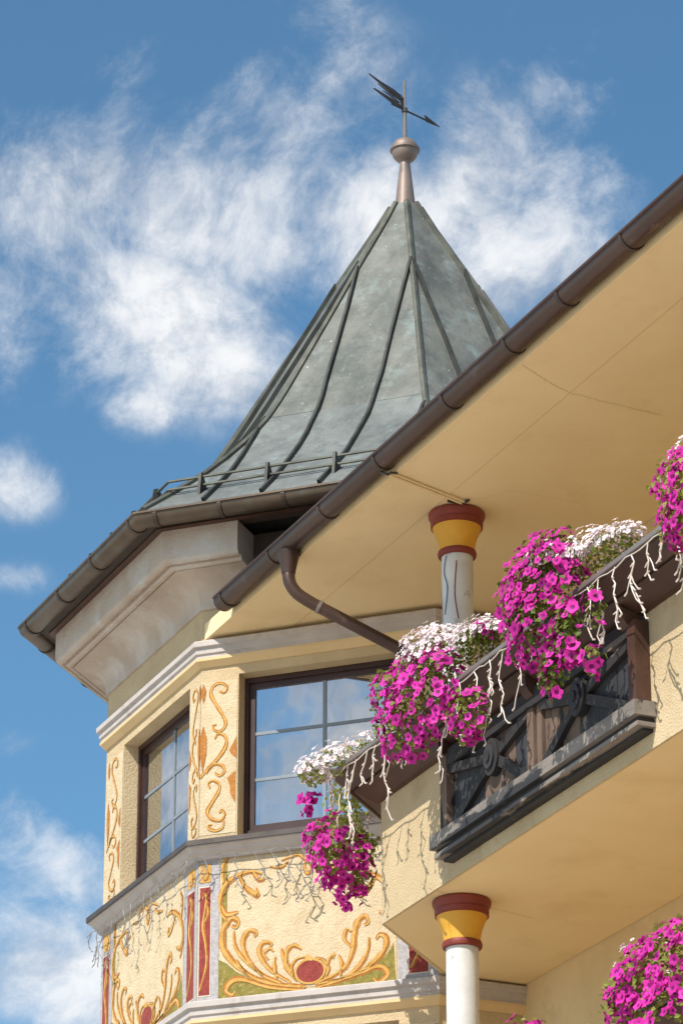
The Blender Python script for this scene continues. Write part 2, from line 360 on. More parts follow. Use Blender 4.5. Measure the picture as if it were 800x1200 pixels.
def smooth_line(pts, sub=6):
    out = []; n = len(pts)
    for i in range(n - 1):
        p0, p1, p2, p3 = pts[max(i - 1, 0)], pts[i], pts[i + 1], pts[min(i + 2, n - 1)]
        for k in range(sub):
            t = k / sub
            out.append(tuple(.5 * (2 * p1[j] + (p2[j] - p0[j]) * t + (2 * p0[j] - 5 * p1[j] + 4 * p2[j] - p3[j]) * t * t + (3 * p1[j] - p0[j] - 3 * p2[j] + p3[j]) * t ** 3) for j in range(len(p1))))
    out.append(tuple(pts[-1])); return out

# ------------------------------------------------------------------ ground
g = MB().add([(-900, -900, 0), (900, -900, 0), (900, 900, 0), (-900, 900, 0)], [(0, 1, 2, 3)]).build('ground', 'ground', center=(0, 0, 0))
g['kind'] = 'structure'; g['label'] = 'pale street paving in front of the hotel'; 

# ------------------------------------------------------------------ tower
A = 2.33
TW = [(-2.465, .6), (-2.465, -.965), (-1.10, -2.33), (.965, -2.33), (2.33, -.965), (2.33, .3)]
FR = []
for i in range(5):
    a, b = Vector(TW[i]), Vector(TW[i + 1]); e = (b - a).normalized(); FR.append((a, e, Vector((e.y, -e.x)), (b - a).length))
def fp(i, s, d, z):
    o, e, n, w = FR[i]; q = o + e * s + n * d; return Vector((q.x, q.y, z))
def fbox(mb, i, s0, s1, d0, d1, z0, z1, mi=0):
    return mb.box8([fp(i, s0, d1, z0), fp(i, s1, d1, z0), fp(i, s1, d0, z0), fp(i, s0, d0, z0), fp(i, s0, d1, z1), fp(i, s1, d1, z1), fp(i, s1, d0, z1), fp(i, s0, d0, z1)], mi)
tower = thing('oriel_tower', (-.07, 0, 0), 'octagonal cream corner tower with painted scrolls under a tall pointed copper spire', 'tower')
OPEN = {1: (.314, 1.616), 2: (.40, 1.829), 3: (.314, 1.616)}

def window(i, s0, s1, z0, z1, detailed=True):
    b = MB(); w = .062
    d0, d1 = -.20, -.125
    fbox(b, i, s0, s0 + w, d0, d1, z0, z1); fbox(b, i, s1 - w, s1, d0, d1, z0, z1)
    fbox(b, i, s0 + w, s1 - w, d0, d1, z1 - w, z1); fbox(b, i, s0 + w, s1 - w, d0, d1, z0, z0 + w)
    fr = b.build('window', 'frame', tower)
    b = MB(); a0, a1, y0, y1 = s0 + w - .006, s1 - w + .006, z0 + w - .006, z1 - w + .006; v = .052
    d0, d1 = -.192, -.150
    fbox(b, i, a0, a0 + v, d0, d1, y0, y1); fbox(b, i, a1 - v, a1, d0, d1, y0, y1)
    fbox(b, i, a0 + v, a1 - v, d0, d1, y1 - v, y1); fbox(b, i, a0 + v, a1 - v, d0, d1, y0, y0 + v)
    b.build('sash', 'frame', fr)
    a0 += v - .008; a1 -= v - .008; y0 += v - .008; y1 -= v - .008
    b = MB(); b.add([fp(i, a0, -.165, y0), fp(i, a1, -.165, y0), fp(i, a1, -.165, y1), fp(i, a0, -.165, y1)], [(0, 1, 2, 3)])
    b.build('pane', 'glass', fr, recalc=False)
    sm = (a0 + a1) / 2; u = .014
    b = MB(); fbox(b, i, sm - u, sm + u, -.164, -.156, y0, y1); b.build('muntin', 'muntin', fr)
    for k in (1, 2):
        zz = y0 + (y1 - y0) * k / 3
        for (q0, q1) in ((a0, sm - u), (sm + u, a1)):
            b = MB(); fbox(b, i, q0, q1, -.1638, -.157, zz - u * .9, zz + u * .9); b.build('muntin', 'muntin', fr)
    if not detailed: return
    rnd = random.Random(i * 7 + int(z0 * 10))
    def drape(q0, q1, zb, zt, dd, amp, mname, name, per):
        nn = max(8, int((q1 - q0) / per * 6)); vs = []; fs = []
        ph = rnd.random() * 6
        for k in range(nn + 1):
            s = q0 + (q1 - q0) * k / nn
            wob = amp * math.sin(ph + (s / per) * 2 * math.pi + .8 * math.sin(s * 9))
            vs += [fp(i, s, dd + wob, zb), fp(i, s, dd + wob * .7, zt)]
            if k: fs.append((2 * k - 2, 2 * k, 2 * k + 1, 2 * k - 1))
        MB().add(vs, fs).build(name, mname, fr, smooth=True, recalc=False, angle=80)
    drape(s0 - .05, s1 + .05, z0 - .05, z1 + .05, -.33, .024, 'curtain', 'curtain', .115)
    drape(s0 - .05, s1 + .05, z1 - .24, z1 + .05, -.285, .016, 'drape', 'valance', .07)
    wd = (s1 - s0) * .16
    drape(s0 - .05, s0 + wd, z0 - .05, z1 + .05, -.29, .016, 'drape', 'drape', .075)
    drape(s1 - wd, s1 + .05, z0 - .05, z1 + .05, -.29, .016, 'drape', 'drape', .075)

def storey(z0, top=False, ztop=None):
    zt = ztop or z0 + 2.9
    zo0, zo1 = z0 + 1.29, z0 + 2.62
    for i in range(5):
        b = MB(); w = FR[i][3]; s0, s1 = 0, w
        if i in OPEN:
            q0, q1 = OPEN[i]
            fbox(b, i, s0, s1, -.28, 0, z0, zo0); fbox(b, i, s0, q0, -.28, 0, zo0, zo1); fbox(b, i, q1, s1, -.28, 0, zo0, zo1)
            fbox(b, i, s0, s1, -.28, 0, zo1, zt)
        else: fbox(b, i, s0, s1, -.28, 0, z0, zt)
        b.build('wall', 'stucco', tower)
        if i in OPEN: window(i, q0 - .03, q1 + .03, zo0 + .02, zo1 + .02)
    # sill ledge: metal flashing over a grey moulding
    zl = z0 + 1.283
    MB().sweep(TW, [(-.05, zl), (.125, zl - .022), (.125, zl - .062), (.112, zl - .062), (.112, zl - .036), (-.05, zl - .036)]).build('sill_flashing', 'flash', tower)
    MB().sweep(TW, [(-.05, zl - .04), (.108, zl - .04), (.108, zl - .075), (.085, zl - .085), (.07, zl - .11), (.04, zl - .135), (.03, zl - .155), (-.05, zl - .155)]).build('sill_moulding', 'trim', tower)
    # head cornice
    zc = z0 + 2.905
    MB().sweep(TW, [(-.05, zc), (.075, zc), (.085, zc - .01), (.085, zc - .05), (.062, zc - .058), (.062, zc - .105), (.048, zc - .112), (.048, zc - .135), (-.05, zc - .135)]).build('cornice', 'trim', tower)
    MB().sweep(TW, [(-.05, zc - .138), (.056, zc - .138), (.056, zc - .162), (.03, zc - .185), (.012, zc - .205), (-.05, zc - .205)]).build('cornice_lip', 'trimtan', tower)
    # floor of the room
    inner = offset_path(TW, -.27)
    MB().add([(*p, z0 - .02) for p in inner] + [(*p, z0 + .1) for p in inner], [tuple(range(6)), tuple(range(6, 12))] + [(k, (k + 1) % 6, 6 + (k + 1) % 6, 6 + k) for k in range(6)]).build('floor', 'inside', tower)
Z0 = 9.615
storey(Z0, ztop=13.36); storey(Z0 - 2.9); storey(Z0 - 5.8)
b = MB()
for i in range(5): fbox(b, i, 0, FR[i][3], -.28, 0, -.2, Z0 - 5.8)
b.build('base_wall', 'stucco', tower)
# rear of the tower room
b = MB(); b.box((-2.45, .55, 0), (2.2, .7, 13.36)); b.build('rear_wall', 'inside', tower)
inner = offset_path(TW, -.2)
MB().add([(*p, 13.30) for p in inner] + [(*p, 13.36) for p in inner], [tuple(range(6)), tuple(range(6, 12))] + [(k, (k + 1) % 6, 6 + (k + 1) % 6, 6 + k) for k in range(6)]).build('ceiling', 'inside', tower)

# cove under the eave: runs along the three left faces and a short way onto the next one, where it is cut off
CUT = fp(3, .46, 0, 0); CV = TW[:4] + [(CUT.x, CUT.y)]
prof = [(-.05, 12.80), (.02, 12.80), (.022, 12.835)]
for k in range(0, 9):
    t = k / 8 * math.pi / 2; prof.append((.022 + .25 * (1 - math.cos(t)), 12.845 + .20 * math.sin(t)))
prof += [(.272, 13.06), (.29, 13.045), (.315, 13.045), (.33, 13.062), (.33, 13.085), (.348, 13.085), (.365, 13.068), (.39, 13.075), (.41, 13.10), (.415, 13.15), (.415, 13.345), (-.05, 13.345)]
MB().sweep(CV, prof).build('cove', 'cove', tower, smooth=True, angle=28)
# dark boards past the cut, and the board soffit behind the gutter
b = MB(); fbox(b, 3, .47, 1.93, .005, .10, 12.62, 13.34); b.build('eave_board', 'darkwood', tower)
MB().sweep(TW, [(.30, 13.35), (.66, 13.365), (.66, 13.40), (.30, 13.385)]).build('eave_boarding', 'darkwood', tower)
MB().sweep(TW, [(.415, 13.34), (.47, 13.34), (.47, 13.349), (.415, 13.349)]).build('eave_batten', 'rail', tower)

# gutter
def gutter_prof(dc, zc, r, t=.008, n=10):
    o = [(dc + r * math.cos(math.pi + math.pi * k / n), zc + r * math.sin(math.pi + math.pi * k / n)) for k in range(n + 1)]
    i = [(dc + (r - t) * math.cos(math.pi + math.pi * k / n), zc + (r - t) * math.sin(math.pi + math.pi * k / n)) for k in range(n + 1)]
    # rolled lip on the outer edge
    lip = [(dc + r + .012, zc + .004), (dc + r + .012, zc + .02), (dc + r - .008, zc + .02)]
    return o + lip + i[::-1]
GT = [TW[0], TW[1], TW[2], TW[3], TW[4], (2.33, -.2)]
tg = MB().sweep(GT, gutter_prof(.62, 13.385, .082)).build('gutter', 'gutterold', tower, smooth=True)
def strap_mesh(name, n, r, w=.016, t=.007):
    """half ring round a gutter, hanging below the origin, n = outward direction"""
    n = Vector((n[0], n[1], 0)).normalized(); a = Vector((-n.y, n.x, 0)); mb = MB(); K = 12; vs = []; fs = []
    for k in range(K + 1):
        th = math.pi + math.pi * 1.06 * k / K
        for (rr, sw) in ((r, -w), (r, w), (r + t, w), (r + t, -w)):
            vs.append(n * (rr * math.cos(th)) + Vector((0, 0, rr * math.sin(th))) + a * sw)
        if k:
            for q in range(4): fs.append(((k - 1) * 4 + q, (k - 1) * 4 + (q + 1) % 4, k * 4 + (q + 1) % 4, k * 4 + q))
    fs += [(0, 1, 2, 3), (K * 4, K * 4 + 1, K * 4 + 2, K * 4 + 3)]
    me = bpy.data.meshes.new(name); me.from_pydata([v for v in vs], [], fs); me.materials.append(M['strap'])
    bm = bmesh.new(); bm.from_mesh(me); bmesh.ops.recalc_face_normals(bm, faces=bm.faces); bm.to_mesh(me); bm.free()
    return me
for i in (1, 2, 3):
    me = strap_mesh('bracket', FR[i][2], .083)
    q0, w = FR[i][0], FR[i][3]
    ss = [.05 * w, .5 * w, .95 * w] if i != 2 else [-.14, .62, 1.38, w + .15]
    if i == 3: ss = [-.12, .42, .95, 1.5, 2.0]
    for s in ss: link('bracket', me, fp(i, s, .62, 13.385), tg)

# spire: octagon rings scaled about the apex axis
AX = Vector((-.10, -.05))
OCT = [Vector(p) for p in [(-2.465, -.965), (-1.10, -2.33), (.965, -2.33), (2.33, -.965), (2.33, .9), (.965, 2.27), (-1.10, 2.27), (-2.465, .9)]]
RINGS = [(1.275, 13.43), (1.15, 13.665), (1.0, 13.965), (.90, 14.19), (.82, 14.385), (.76, 14.545), (.70, 14.725), (.65, 14.905), (.60, 15.10), (.49, 15.55), (.37, 16.04), (.25, 16.54), (.16, 16.90), (.10, 17.145), (.052, 17.36)]
def rp(p, k, z): q = AX + (p - AX) * k; return Vector((q.x, q.y, z))
vs = []; fs = []
for (k, z) in RINGS: vs += [rp(p, k, z - .018) for p in OCT]
for r in range(len(RINGS) - 1):
    for q in range(8): fs.append((r * 8 + q, r * 8 + (q + 1) % 8, (r + 1) * 8 + (q + 1) % 8, (r + 1) * 8 + q))
fs += [tuple(range(8)), tuple((len(RINGS) - 1) * 8 + q for q in range(8))]
roof = MB().add(vs, fs).build('roof', 'seam', tower)
rnd = random.Random(4)
SEAMX = [-.72, -.24, .24, .72]
KICK = 6
for q in range(8):
    pa, pb = OCT[q], OCT[(q + 1) % 8]; e = (pb - pa).normalized(); mid = (pa + pb) / 2; hw = (pb - pa).length / 2
    axo = (AX - mid).dot(e)                          # axis is a little off the face's middle
    def pt(k, z, x, lift):
        # x measured from the face's middle line
        lo, hi = (AX + (pa - AX) * k), (AX + (pb - AX) * k)
        mm = AX + (mid - AX) * k
        h = hw * k
        xx = max(-h, min(h, x)); p = mm + e * xx
        nn = Vector((e.y, -e.x)); return Vector((p.x + nn.x * lift * .8, p.y + nn.y * lift * .8, z + lift * .45))
    edges = [-9] + SEAMX + [9]
    for j in range(5):
        g0, g1 = edges[j] + .006, edges[j + 1] - .006
        for part in (0, 1):
            rr = RINGS[:KICK + 1] if part == 0 else RINGS[KICK:]
            vs = []; fs = []; lift = rnd.uniform(.002, .007); prev = None
            ks = min(abs(g0), abs(g1)) / hw if g0 * g1 > 0 else 0
            r2 = []
            for a_, b_ in zip(rr, rr[1:]):
                r2.append(a_)
                if b_[0] < ks + .012 < a_[0]: f_ = (a_[0] - ks - .012) / (a_[0] - b_[0]); r2.append((ks + .012, a_[1] + (b_[1] - a_[1]) * f_))
            r2.append(rr[-1])
            for (k, z) in r2:
                h = hw * k
                if min(g1, h) - max(g0, -h) < .006: prev = None; continue
                zz = z - .002 if (part == 0 and k == rr[-1][0]) else z
                vs += [pt(k, zz, g0, lift), pt(k, zz, g1, lift)]
                if prev is not None: fs.append((prev, prev + 1, len(vs) - 1, len(vs) - 2))
                prev = len(vs) - 2
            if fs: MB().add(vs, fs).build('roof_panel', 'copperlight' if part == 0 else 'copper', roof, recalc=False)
    for x in SEAMX:
        line = []
        for r in range(len(RINGS) - 1):
            (k0, z0_), (k1, z1_) = RINGS[r], RINGS[r + 1]
            if abs(x) <= hw * k0 - .005: line.append((k0, z0_))
            if abs(x) <= hw * k0 - .005 and abs(x) > hw * k1 - .005:
                t = (k0 - (abs(x) + .004) / hw) / (k0 - k1)
                if t > .05: line.append((k0 + (k1 - k0) * t, z0_ + (z1_ - z0_) * t))
                break
        if len(line) < 2: continue
        vs = []; fs = []
        for n_, (k, z) in enumerate(line):
            wv_ = .004 * math.sin(n_ * 2.1 + q + x * 7)
            for (sx, lf) in ((-.014, -.01), (.014, -.01), (.011, .042), (-.011, .042)): vs.append(pt(k, z, x + wv_, 0) + Vector((e.x * sx, e.y * sx, 0)) + Vector((e.y * .85 * lf, -e.x * .85 * lf, .5 * lf)))
            if n_:
                for c in range(4): fs.append((4 * n_ - 4 + c, 4 * n_ - 4 + (c + 1) % 4, 4 * n_ + (c + 1) % 4, 4 * n_ + c))
        fs += [(0, 1, 2, 3), tuple(4 * len(line) - 4 + c for c in range(4))]
        MB().add(vs, fs).build('seam', 'seam', roof)
    pl = [rp(OCT[q], k, z + .008) for (k, z) in RINGS]
    MB().tube(pl, [.030] * 6 + [.028] * (len(pl) - 6), 6).build('hip_roll', 'hip', roof)
# eave flashing over the gutter
MB().sweep(TW, [(.45, 13.415), (.645, 13.405), (.645, 13.43), (.45, 13.46)]).build('eave_flashing', 'copperlight', tower)
# snow guard: posts with two rails
k_, z_ = 1.165, 13.645
sg_pts = [rp(p, k_, z_) for p in OCT[0:5]]
b = MB(); b.tube([p + Vector((0, 0, .055)) for p in sg_pts], .012, 6)
sg = b.build('snow_guard', 'hip', tower)
MB().tube([p + Vector((0, 0, .125)) for p in sg_pts], .012, 6).build('rail', 'hip', sg)
for q in range(4):
    a_, b_ = sg_pts[q], sg_pts[q + 1]; ln_ = (b_ - a_).length; nn = int(ln_ / .46)
    d_ = (b_ - a_).normalized()
    for k in range(nn):
        c = a_ + d_ * (ln_ * (k + .5) / nn)
        n_ = Vector((d_.y, -d_.x, 0))
        MB().add([c + d_ * sx + n_ * dn + Vector((0, 0, dz)) for sx in (-.012, .012) for (dn, dz) in ((-.12, .02), (.06, -.06), (.03, .15), (.0, .16))],
                 [(0, 1, 2, 3), (4, 5, 6, 7), (0, 1, 5, 4), (1, 2, 6, 5), (2, 3, 7, 6), (3, 0, 4, 7)]).build('post', 'seam', sg)
# finial
FX = (-.10, -.05)
fin = MB().lathe(FX, [(.125, 17.28), (.118, 17.33), (.098, 17.36), (.092, 17.38), (.046, 17.80), (.046, 17.83)], 20).build('finial', 'finial', tower, smooth=True)
ballp = [(.02, 17.815)] + [(.118 * math.sin(t), 17.935 - .118 * math.cos(t)) for t in [math.pi * k / 14 for k in range(2, 8)]] + [(.118, 17.93), (.132, 17.935), (.132, 17.955), (.118, 17.96)] + [(.118 * math.sin(t), 17.955 - .105 * math.cos(t)) for t in [math.pi * k / 14 for k in range(8, 14)]] + [(.02, 18.063)]
MB().lathe(FX, ballp, 28).build('ball', 'finial', fin, smooth=True)

# weather vane (turns on the finial)
vane = thing('weather_vane', (*FX, 18.055), 'dark metal arrow weather vane with split tail on the spire ball', 'weather vane')
b = MB(); b.tube([(*FX, 18.055), (*FX, 18.35), (*FX, 18.36), (*FX, 18.64)], [.021, .019, .014, .013], 8); b.build('pole', 'pole', vane)
MB().tube([(*FX, 18.325), (*FX, 18.365)], .028, 8).build('collar', 'vane', vane)
vd = (RT * .72 + FH * .69); vd.normalize(); vup = Vector((0, 0, 1)); vs_ = Vector((-vd.y, vd.x, 0))
O = Vector((*FX, 18.35))
def plate(pts, name, th=.006):
    n = len(pts); P_ = [O + vd * x + vup * z for x, z in pts]
    MB().add([p + vs_ * th for p in P_] + [p - vs_ * th for p in P_], [tuple(range(n)), tuple(range(n, 2 * n))[::-1]] + [(k, (k + 1) % n, n + (k + 1) % n, n + k) for k in range(n)]).build(name, 'vane', vane)
MB().tube([O - vd * .16, O + vd * .36], .009, 6).build('arm', 'vane', vane)
plate([(.27, -.006), (.25, .045), (.29, .035), (.44, -.004), (.29, -.012)], 'arrow_head')
plate([(-.03, .125), (-.06, .10), (-.16, .115), (-.30, .150), (-.43, .190), (-.44, .198), (-.30, .172), (-.14, .155)], 'tail')
plate([(-.02, .095), (-.05, .075), (-.14, .085), (-.26, .118), (-.33, .140), (-.20, .112), (-.08, .106)], 'tail')
plate([(-.02, .012), (-.05, .03), (-.16, .052), (-.30, .066), (-.375, .075), (-.385, .068), (-.22, .028), (-.10, -.004)], 'tail')
plate([(-.05, .05), (-.10, .062), (-.20, .085), (-.27, .094), (-.17, .072), (-.08, .046)], 'tail')
plate([(-.02, .125), (-.015, .0), (-.03, .0), (-.045, .06), (-.06, .10)], 'tail_brace')
# ------------------------------------------------------------------ painted murals on the tower
def poly_paint(i, pts, d, name, m, parent):
    return MB().add([fp(i, s, d, z) for s, z in pts], [tuple(range(len(pts)))]).build(name, m, parent, recalc=False)
def rect_paint(i, s0, s1, z0, z1, d, name, m, parent): return poly_paint(i, [(s0, z0), (s1, z0), (s1, z1), (s0, z1)], d, name, m, parent)
def ribbon(i, pts, w, d, name, m, parent, taper=(.35, 1, .5), shift=0.0, sub=7):
    ln = smooth_line(pts, sub); n = len(ln); vs = []; fs = []
    for k, (s, z) in enumerate(ln):
        a, b_ = ln[max(k - 1, 0)], ln[min(k + 1, n - 1)]
        tx, tz = b_[0] - a[0], b_[1] - a[1]; l = math.hypot(tx, tz) or 1; nx, nz = -tz / l, tx / l
        t = k / (n - 1)
        ww = w * ((taper[0] + (taper[1] - taper[0]) * t * 2) if t < .5 else (taper[1] + (taper[2] - taper[1]) * (t - .5) * 2))
        ww *= 1 + .14 * math.sin(k * .45 + s * 40) + .08 * math.sin(k * .8 + z * 31)
        vs += [fp(i, s + nx * (ww + shift), d, z + nz * (ww + shift)), fp(i, s - nx * (ww - shift), d, z - nz * (ww - shift))]
        if k: fs.append((2 * k - 2, 2 * k - 1, 2 * k + 1, 2 * k))
    return MB().add(vs, fs).build(name, m, parent, recalc=False)
def scroll(i, pts, w, parent, taper=(.45, 1, .5), lift=0.0):
    o = ribbon(i, pts, w, .006 + lift, 'painted_scroll', 'p_ochre', parent, taper)
    ribbon(i, pts, w * .52, .009 + lift, 'painted_scroll', 'p_light', parent, taper, shift=w * .25)

NC = Vector((2 ** -.5, -2 ** -.5, 0))
def c_sz(px, py):     # pixel -> (s, z) on the tower face beside the balcony
    p = on_plane(px, py, NC, A); return ((p.xy - FR[3][0]).dot(FR[3][1]), p.z)
def z7(x, y): return c_sz(240 + x / 2.6667, 960 + y / 2.6667)
def z5(x, y): return c_sz(90 + x / 3.81, 760 + y / 3.81)
MOTIF = [
 ([(315, 522), (225, 515), (145, 490), (85, 442), (57, 395), (60, 345), (85, 312), (105, 320), (98, 338), (86, 332)], 9),
 ([(305, 532), (205, 525), (115, 500), (78, 512), (66, 538), (85, 552), (98, 540)], 8),
 ([(240, 512), (175, 482), (133, 432), (120, 385), (138, 350), (162, 355), (155, 368)], 8),
 ([(270, 510), (205, 470), (172, 420), (182, 388), (208, 388), (202, 402)], 7),
 ([(185, 490), (125, 440), (96, 395), (92, 350)], 6), ([(200, 440), (185, 420), (205, 405), (215, 415)], 5),
 ([(290, 505), (258, 460), (240, 405)], 8), ([(258, 450), (258, 412), (280, 395), (302, 408)], 7),
 ([(345, 518), (430, 472), (460, 422), (468, 362), (478, 322), (500, 303), (510, 322), (498, 330)], 9),
 ([(355, 518), (450, 490), (505, 425), (514, 370)], 7), ([(385, 512), (490, 478), (555, 420), (568, 375), (548, 360), (535, 375)], 8),
 ([(350, 530), (470, 490), (545, 462), (570, 485), (545, 508), (528, 496)], 8), ([(383, 478), (388, 440), (405, 422), (398, 436)], 5),
 ([(460, 400), (437, 375), (443, 345), (458, 352)], 6),
 ([(75, 320), (52, 290), (52, 240), (72, 200), (110, 175), (150, 165), (180, 172)], 8), ([(60, 200), (58, 150), (75, 120)], 6),
 ([(110, 180), (130, 215), (165, 240), (160, 215)], 8), ([(105, 290), (70, 298), (55, 270)], 7), ([(150, 165), (170, 190), (190, 185)], 7),
 ([(575, 330), (592, 290), (590, 240), (568, 200), (535, 178), (500, 168), (470, 175)], 8), ([(580, 200), (585, 150), (568, 118)], 6), ([(530, 182), (512, 215), (480, 238), (486, 214)], 8), ([(545, 290), (575, 298), (590, 268)], 7),
 ([(240, 130), (290, 112), (320, 125), (350, 112), (400, 128)], 6), ([(205, 150), (240, 150), (262, 132)], 5), ([(435, 150), (400, 150), (378, 132)], 5), ([(320, 125), (312, 150), (322, 172), (332, 150), (320, 125)], 5),
 ([(150, 500), (118, 470), (100, 440)], 6), ([(480, 480), (520, 452), (545, 420)], 6), ([(225, 500), (218, 455), (222, 430)], 6), ([(425, 490), (428, 450), (418, 425)], 6),
 ([(300, 520), (318, 548), (345, 548), (352, 522)], 5), ([(288, 505), (272, 470), (285, 440), (315, 432)], 5), ([(372, 505), (388, 470), (372, 440), (345, 432)], 5)]
def mural(i, P0, P1, fmap, name_rot=0):
    """P0..P1: panel limits along the face, fmap: motif (s,z) -> face (s,z)"""
    zb, zt = Z0 + .045, Z0 + 1.118
    pan = rect_paint(i, P0, P1, zb, zt, .003, 'painted_panel', 'mural', tower)
    gl = [fmap(*z7(*p)) for p in [(43, 567), (43, 440), (70, 452), (100, 478), (145, 500), (225, 525), (310, 535), (330, 548)]]
    poly_paint(i, gl, .0045, 'painted_ground', 'p_green', pan)
    gr = [fmap(*z7(*p)) for p in [(330, 548), (360, 530), (450, 505), (520, 470), (570, 420), (590, 385), (597, 505)]]
    poly_paint(i, gr, .0045, 'painted_ground', 'p_green', pan)
    w_ = P1 - P0
    rect_paint(i, P0 + .012, P0 + .055, zb + .4, zt - .02, .0045, 'painted_border', 'p_green', pan)
    for pts, w in MOTIF: scroll(i, [fmap(*z7(*p)) for p in pts], w / 2.6667 / 150 * 1.15, pan, taper=(.5, 1.1, .4))
    for (rx, rz, d, m_) in ((.125, .10, .011, 'p_light'), (.108, .084, .013, 'p_red')):
        c = z7(330, 476); poly_paint(i, [fmap(c[0] + rx * math.cos(t), c[1] + rz * math.sin(t)) for t in [2 * math.pi * k / 28 for k in range(28)]], d, 'painted_medallion', m_, pan)
    c = z7(325, 438); poly_paint(i, [fmap(c[0] + .035 * math.cos(t), c[1] + .024 * math.sin(t) - .012 * math.cos(2 * t)) for t in [2 * math.pi * k / 14 for k in range(14)]], .015, 'painted_shell', 'p_light', pan)
    return pan
C0, C1 = .185, 1.60
mural(3, C0, C1, lambda s, z: (s, z))
F0, F1 = .27, 1.79
mural(2, F0, F1, lambda s, z: (F0 + (s - .185) / (1.60 - .185) * (F1 - F0), z))
mural(1, .2, 1.73, lambda s, z: (.2 + (s - .185) / (1.60 - .185) * 1.53, z))
def pilaster(i, s0, s1, r0, r1):
    zb, zt = Z0 + .02, Z0 + 1.128
    pl_ = rect_paint(i, s0, s1, zb, zt, .003, 'painted_pilaster', 'p_grey', tower)
    rect_paint(i, r0 - .008, r1 + .008, zb + .035, zb + .90, .005, 'painted_line', 'p_white', pl_)
    rect_paint(i, r0, r1, zb + .045, zb + .89, .007, 'painted_field', 'p_red', pl_)
    rect_paint(i, r0, r1, zb + .93, zt - .03, .006, 'painted_field', 'p_light', pl_)
    c = (r0 + r1) / 2; h = (r1 - r0) / 2
    scroll(i, [(c - h * .8, zb + .08), (c - h * .1, zb + .18), (c + h * .45, zb + .30), (c + h * .2, zb + .45), (c - h * .3, zb + .58), (c, zb + .70), (c + h * .3, zb + .80), (c - h * .2, zb + .85), (c - h * .5, zb + .80)], h * .30, pl_, lift=.002)
    scroll(i, [(c + h * .1, zb + .62), (c + h * .6, zb + .68), (c + h * .5, zb + .74)], h * .28, pl_, lift=.002)
    scroll(i, [(c - h * .6, zb + .98), (c, zb + .95), (c + h * .5, zb + 1.0), (c + h * .1, zb + 1.05)], h * .26, pl_, lift=.002)
pilaster(3, .004, .175, .016, .105); pilaster(3, 1.612, 1.926, 1.70, 1.85)
w2 = FR[2][3]
pilaster(2, w2 - .27, w2 - .004, w2 - .20, w2 - .055); pilaster(2, .004, .26, .06, .20); pilaster(1, 1.74, 1.926, 1.78, 1.88)
# scrolls on the piers between the windows
PIER = [([(640, 192), (662, 198), (672, 172), (645, 155), (612, 168), (600, 205), (622, 250), (652, 298), (666, 338), (645, 368), (615, 365), (610, 345), (625, 342)], 9),
        ([(618, 405), (632, 382), (662, 392), (668, 430), (640, 480), (600, 525), (562, 565), (552, 580)], 10),
        ([(580, 560), (610, 522), (648, 522), (660, 548), (640, 568), (618, 556)], 8),
        ([(598, 625), (588, 605), (608, 592), (636, 605), (634, 640), (604, 690), (584, 730), (600, 760), (640, 770), (662, 745), (650, 722), (636, 735)], 9),
        ([(658, 768), (652, 800), (622, 814), (592, 806), (590, 790), (604, 790)], 8)]
LEAF = [[(566, 345), (582, 400), (580, 470), (562, 558), (551, 470), (553, 400)], [(568, 158), (580, 190), (574, 225), (567, 245), (558, 220), (557, 190)]]
DIA = [[(714, 392), (682, 455), (690, 470), (714, 490)], [(710, 545), (672, 578), (684, 610), (686, 650), (708, 688)]]
def pier(i, fmap, holder, dz=0.0):
    for pts, w in PIER: scroll(i, [fmap(*z5(*p), dz) for p in pts], w / 3.81 / 150, holder)
    for pts in LEAF: poly_paint(i, [fmap(*z5(*p), dz) for p in pts], .008, 'painted_leaf', 'p_ochre', holder)
    for pts in DIA: poly_paint(i, [fmap(*z5(*p), dz) for p in pts], .006, 'painted_leaf', 'p_ochre', holder)
for dz in (0.0, -2.9):
    h = rect_paint(3, .006, .304, Z0 + 1.33 + dz, Z0 + 2.58 + dz, .003, 'painted_panel', 'mural', tower)
    pier(3, lambda s, z, q: (s, z + q), h, dz)
    h = rect_paint(3, 1.626, 1.924, Z0 + 1.33 + dz, Z0 + 2.58 + dz, .003, 'painted_panel', 'mural', tower)
    pier(3, lambda s, z, q: (1.93 - s, z + q), h, dz)
    h = rect_paint(2, w2 - .226, w2 - .006, Z0 + 1.33 + dz, Z0 + 2.58 + dz, .003, 'painted_panel', 'mural', tower)
    pier(2, lambda s, z, q: (w2 - s * .72, z + q), h, dz)
    h = rect_paint(2, .006, .39, Z0 + 1.33 + dz, Z0 + 2.58 + dz, .003, 'painted_panel', 'mural', tower)
    pier(2, lambda s, z, q: (.06 + s * 1.0, z + q), h, dz)

# ------------------------------------------------------------------ hotel building
XR = 15.0; YW = -.28; ZS = 12.55
hotel = thing('hotel_building', (8.6, 3.0, 0), 'cream hotel wing with a deep overhanging eave beside the tower', 'building')
b = MB()
b.box((2.06, YW, 0), (XR, YW + .3, ZS + .1)); b.build('wall', 'bouncewall', hotel)
b = MB(); b.box((XR - .3, YW + .3, 0), (XR, 8.0, ZS + .1)); b.build('wall', 'stucco', hotel)
b = MB(); b.box((-2.46, .72, 0), (-2.16, 8.0, ZS + .1)); b.build('wall', 'stucco', hotel)
b = MB(); b.box((-2.46, 8.0, 0), (XR, 8.3, ZS + .1)); b.build('wall', 'stucco', hotel)
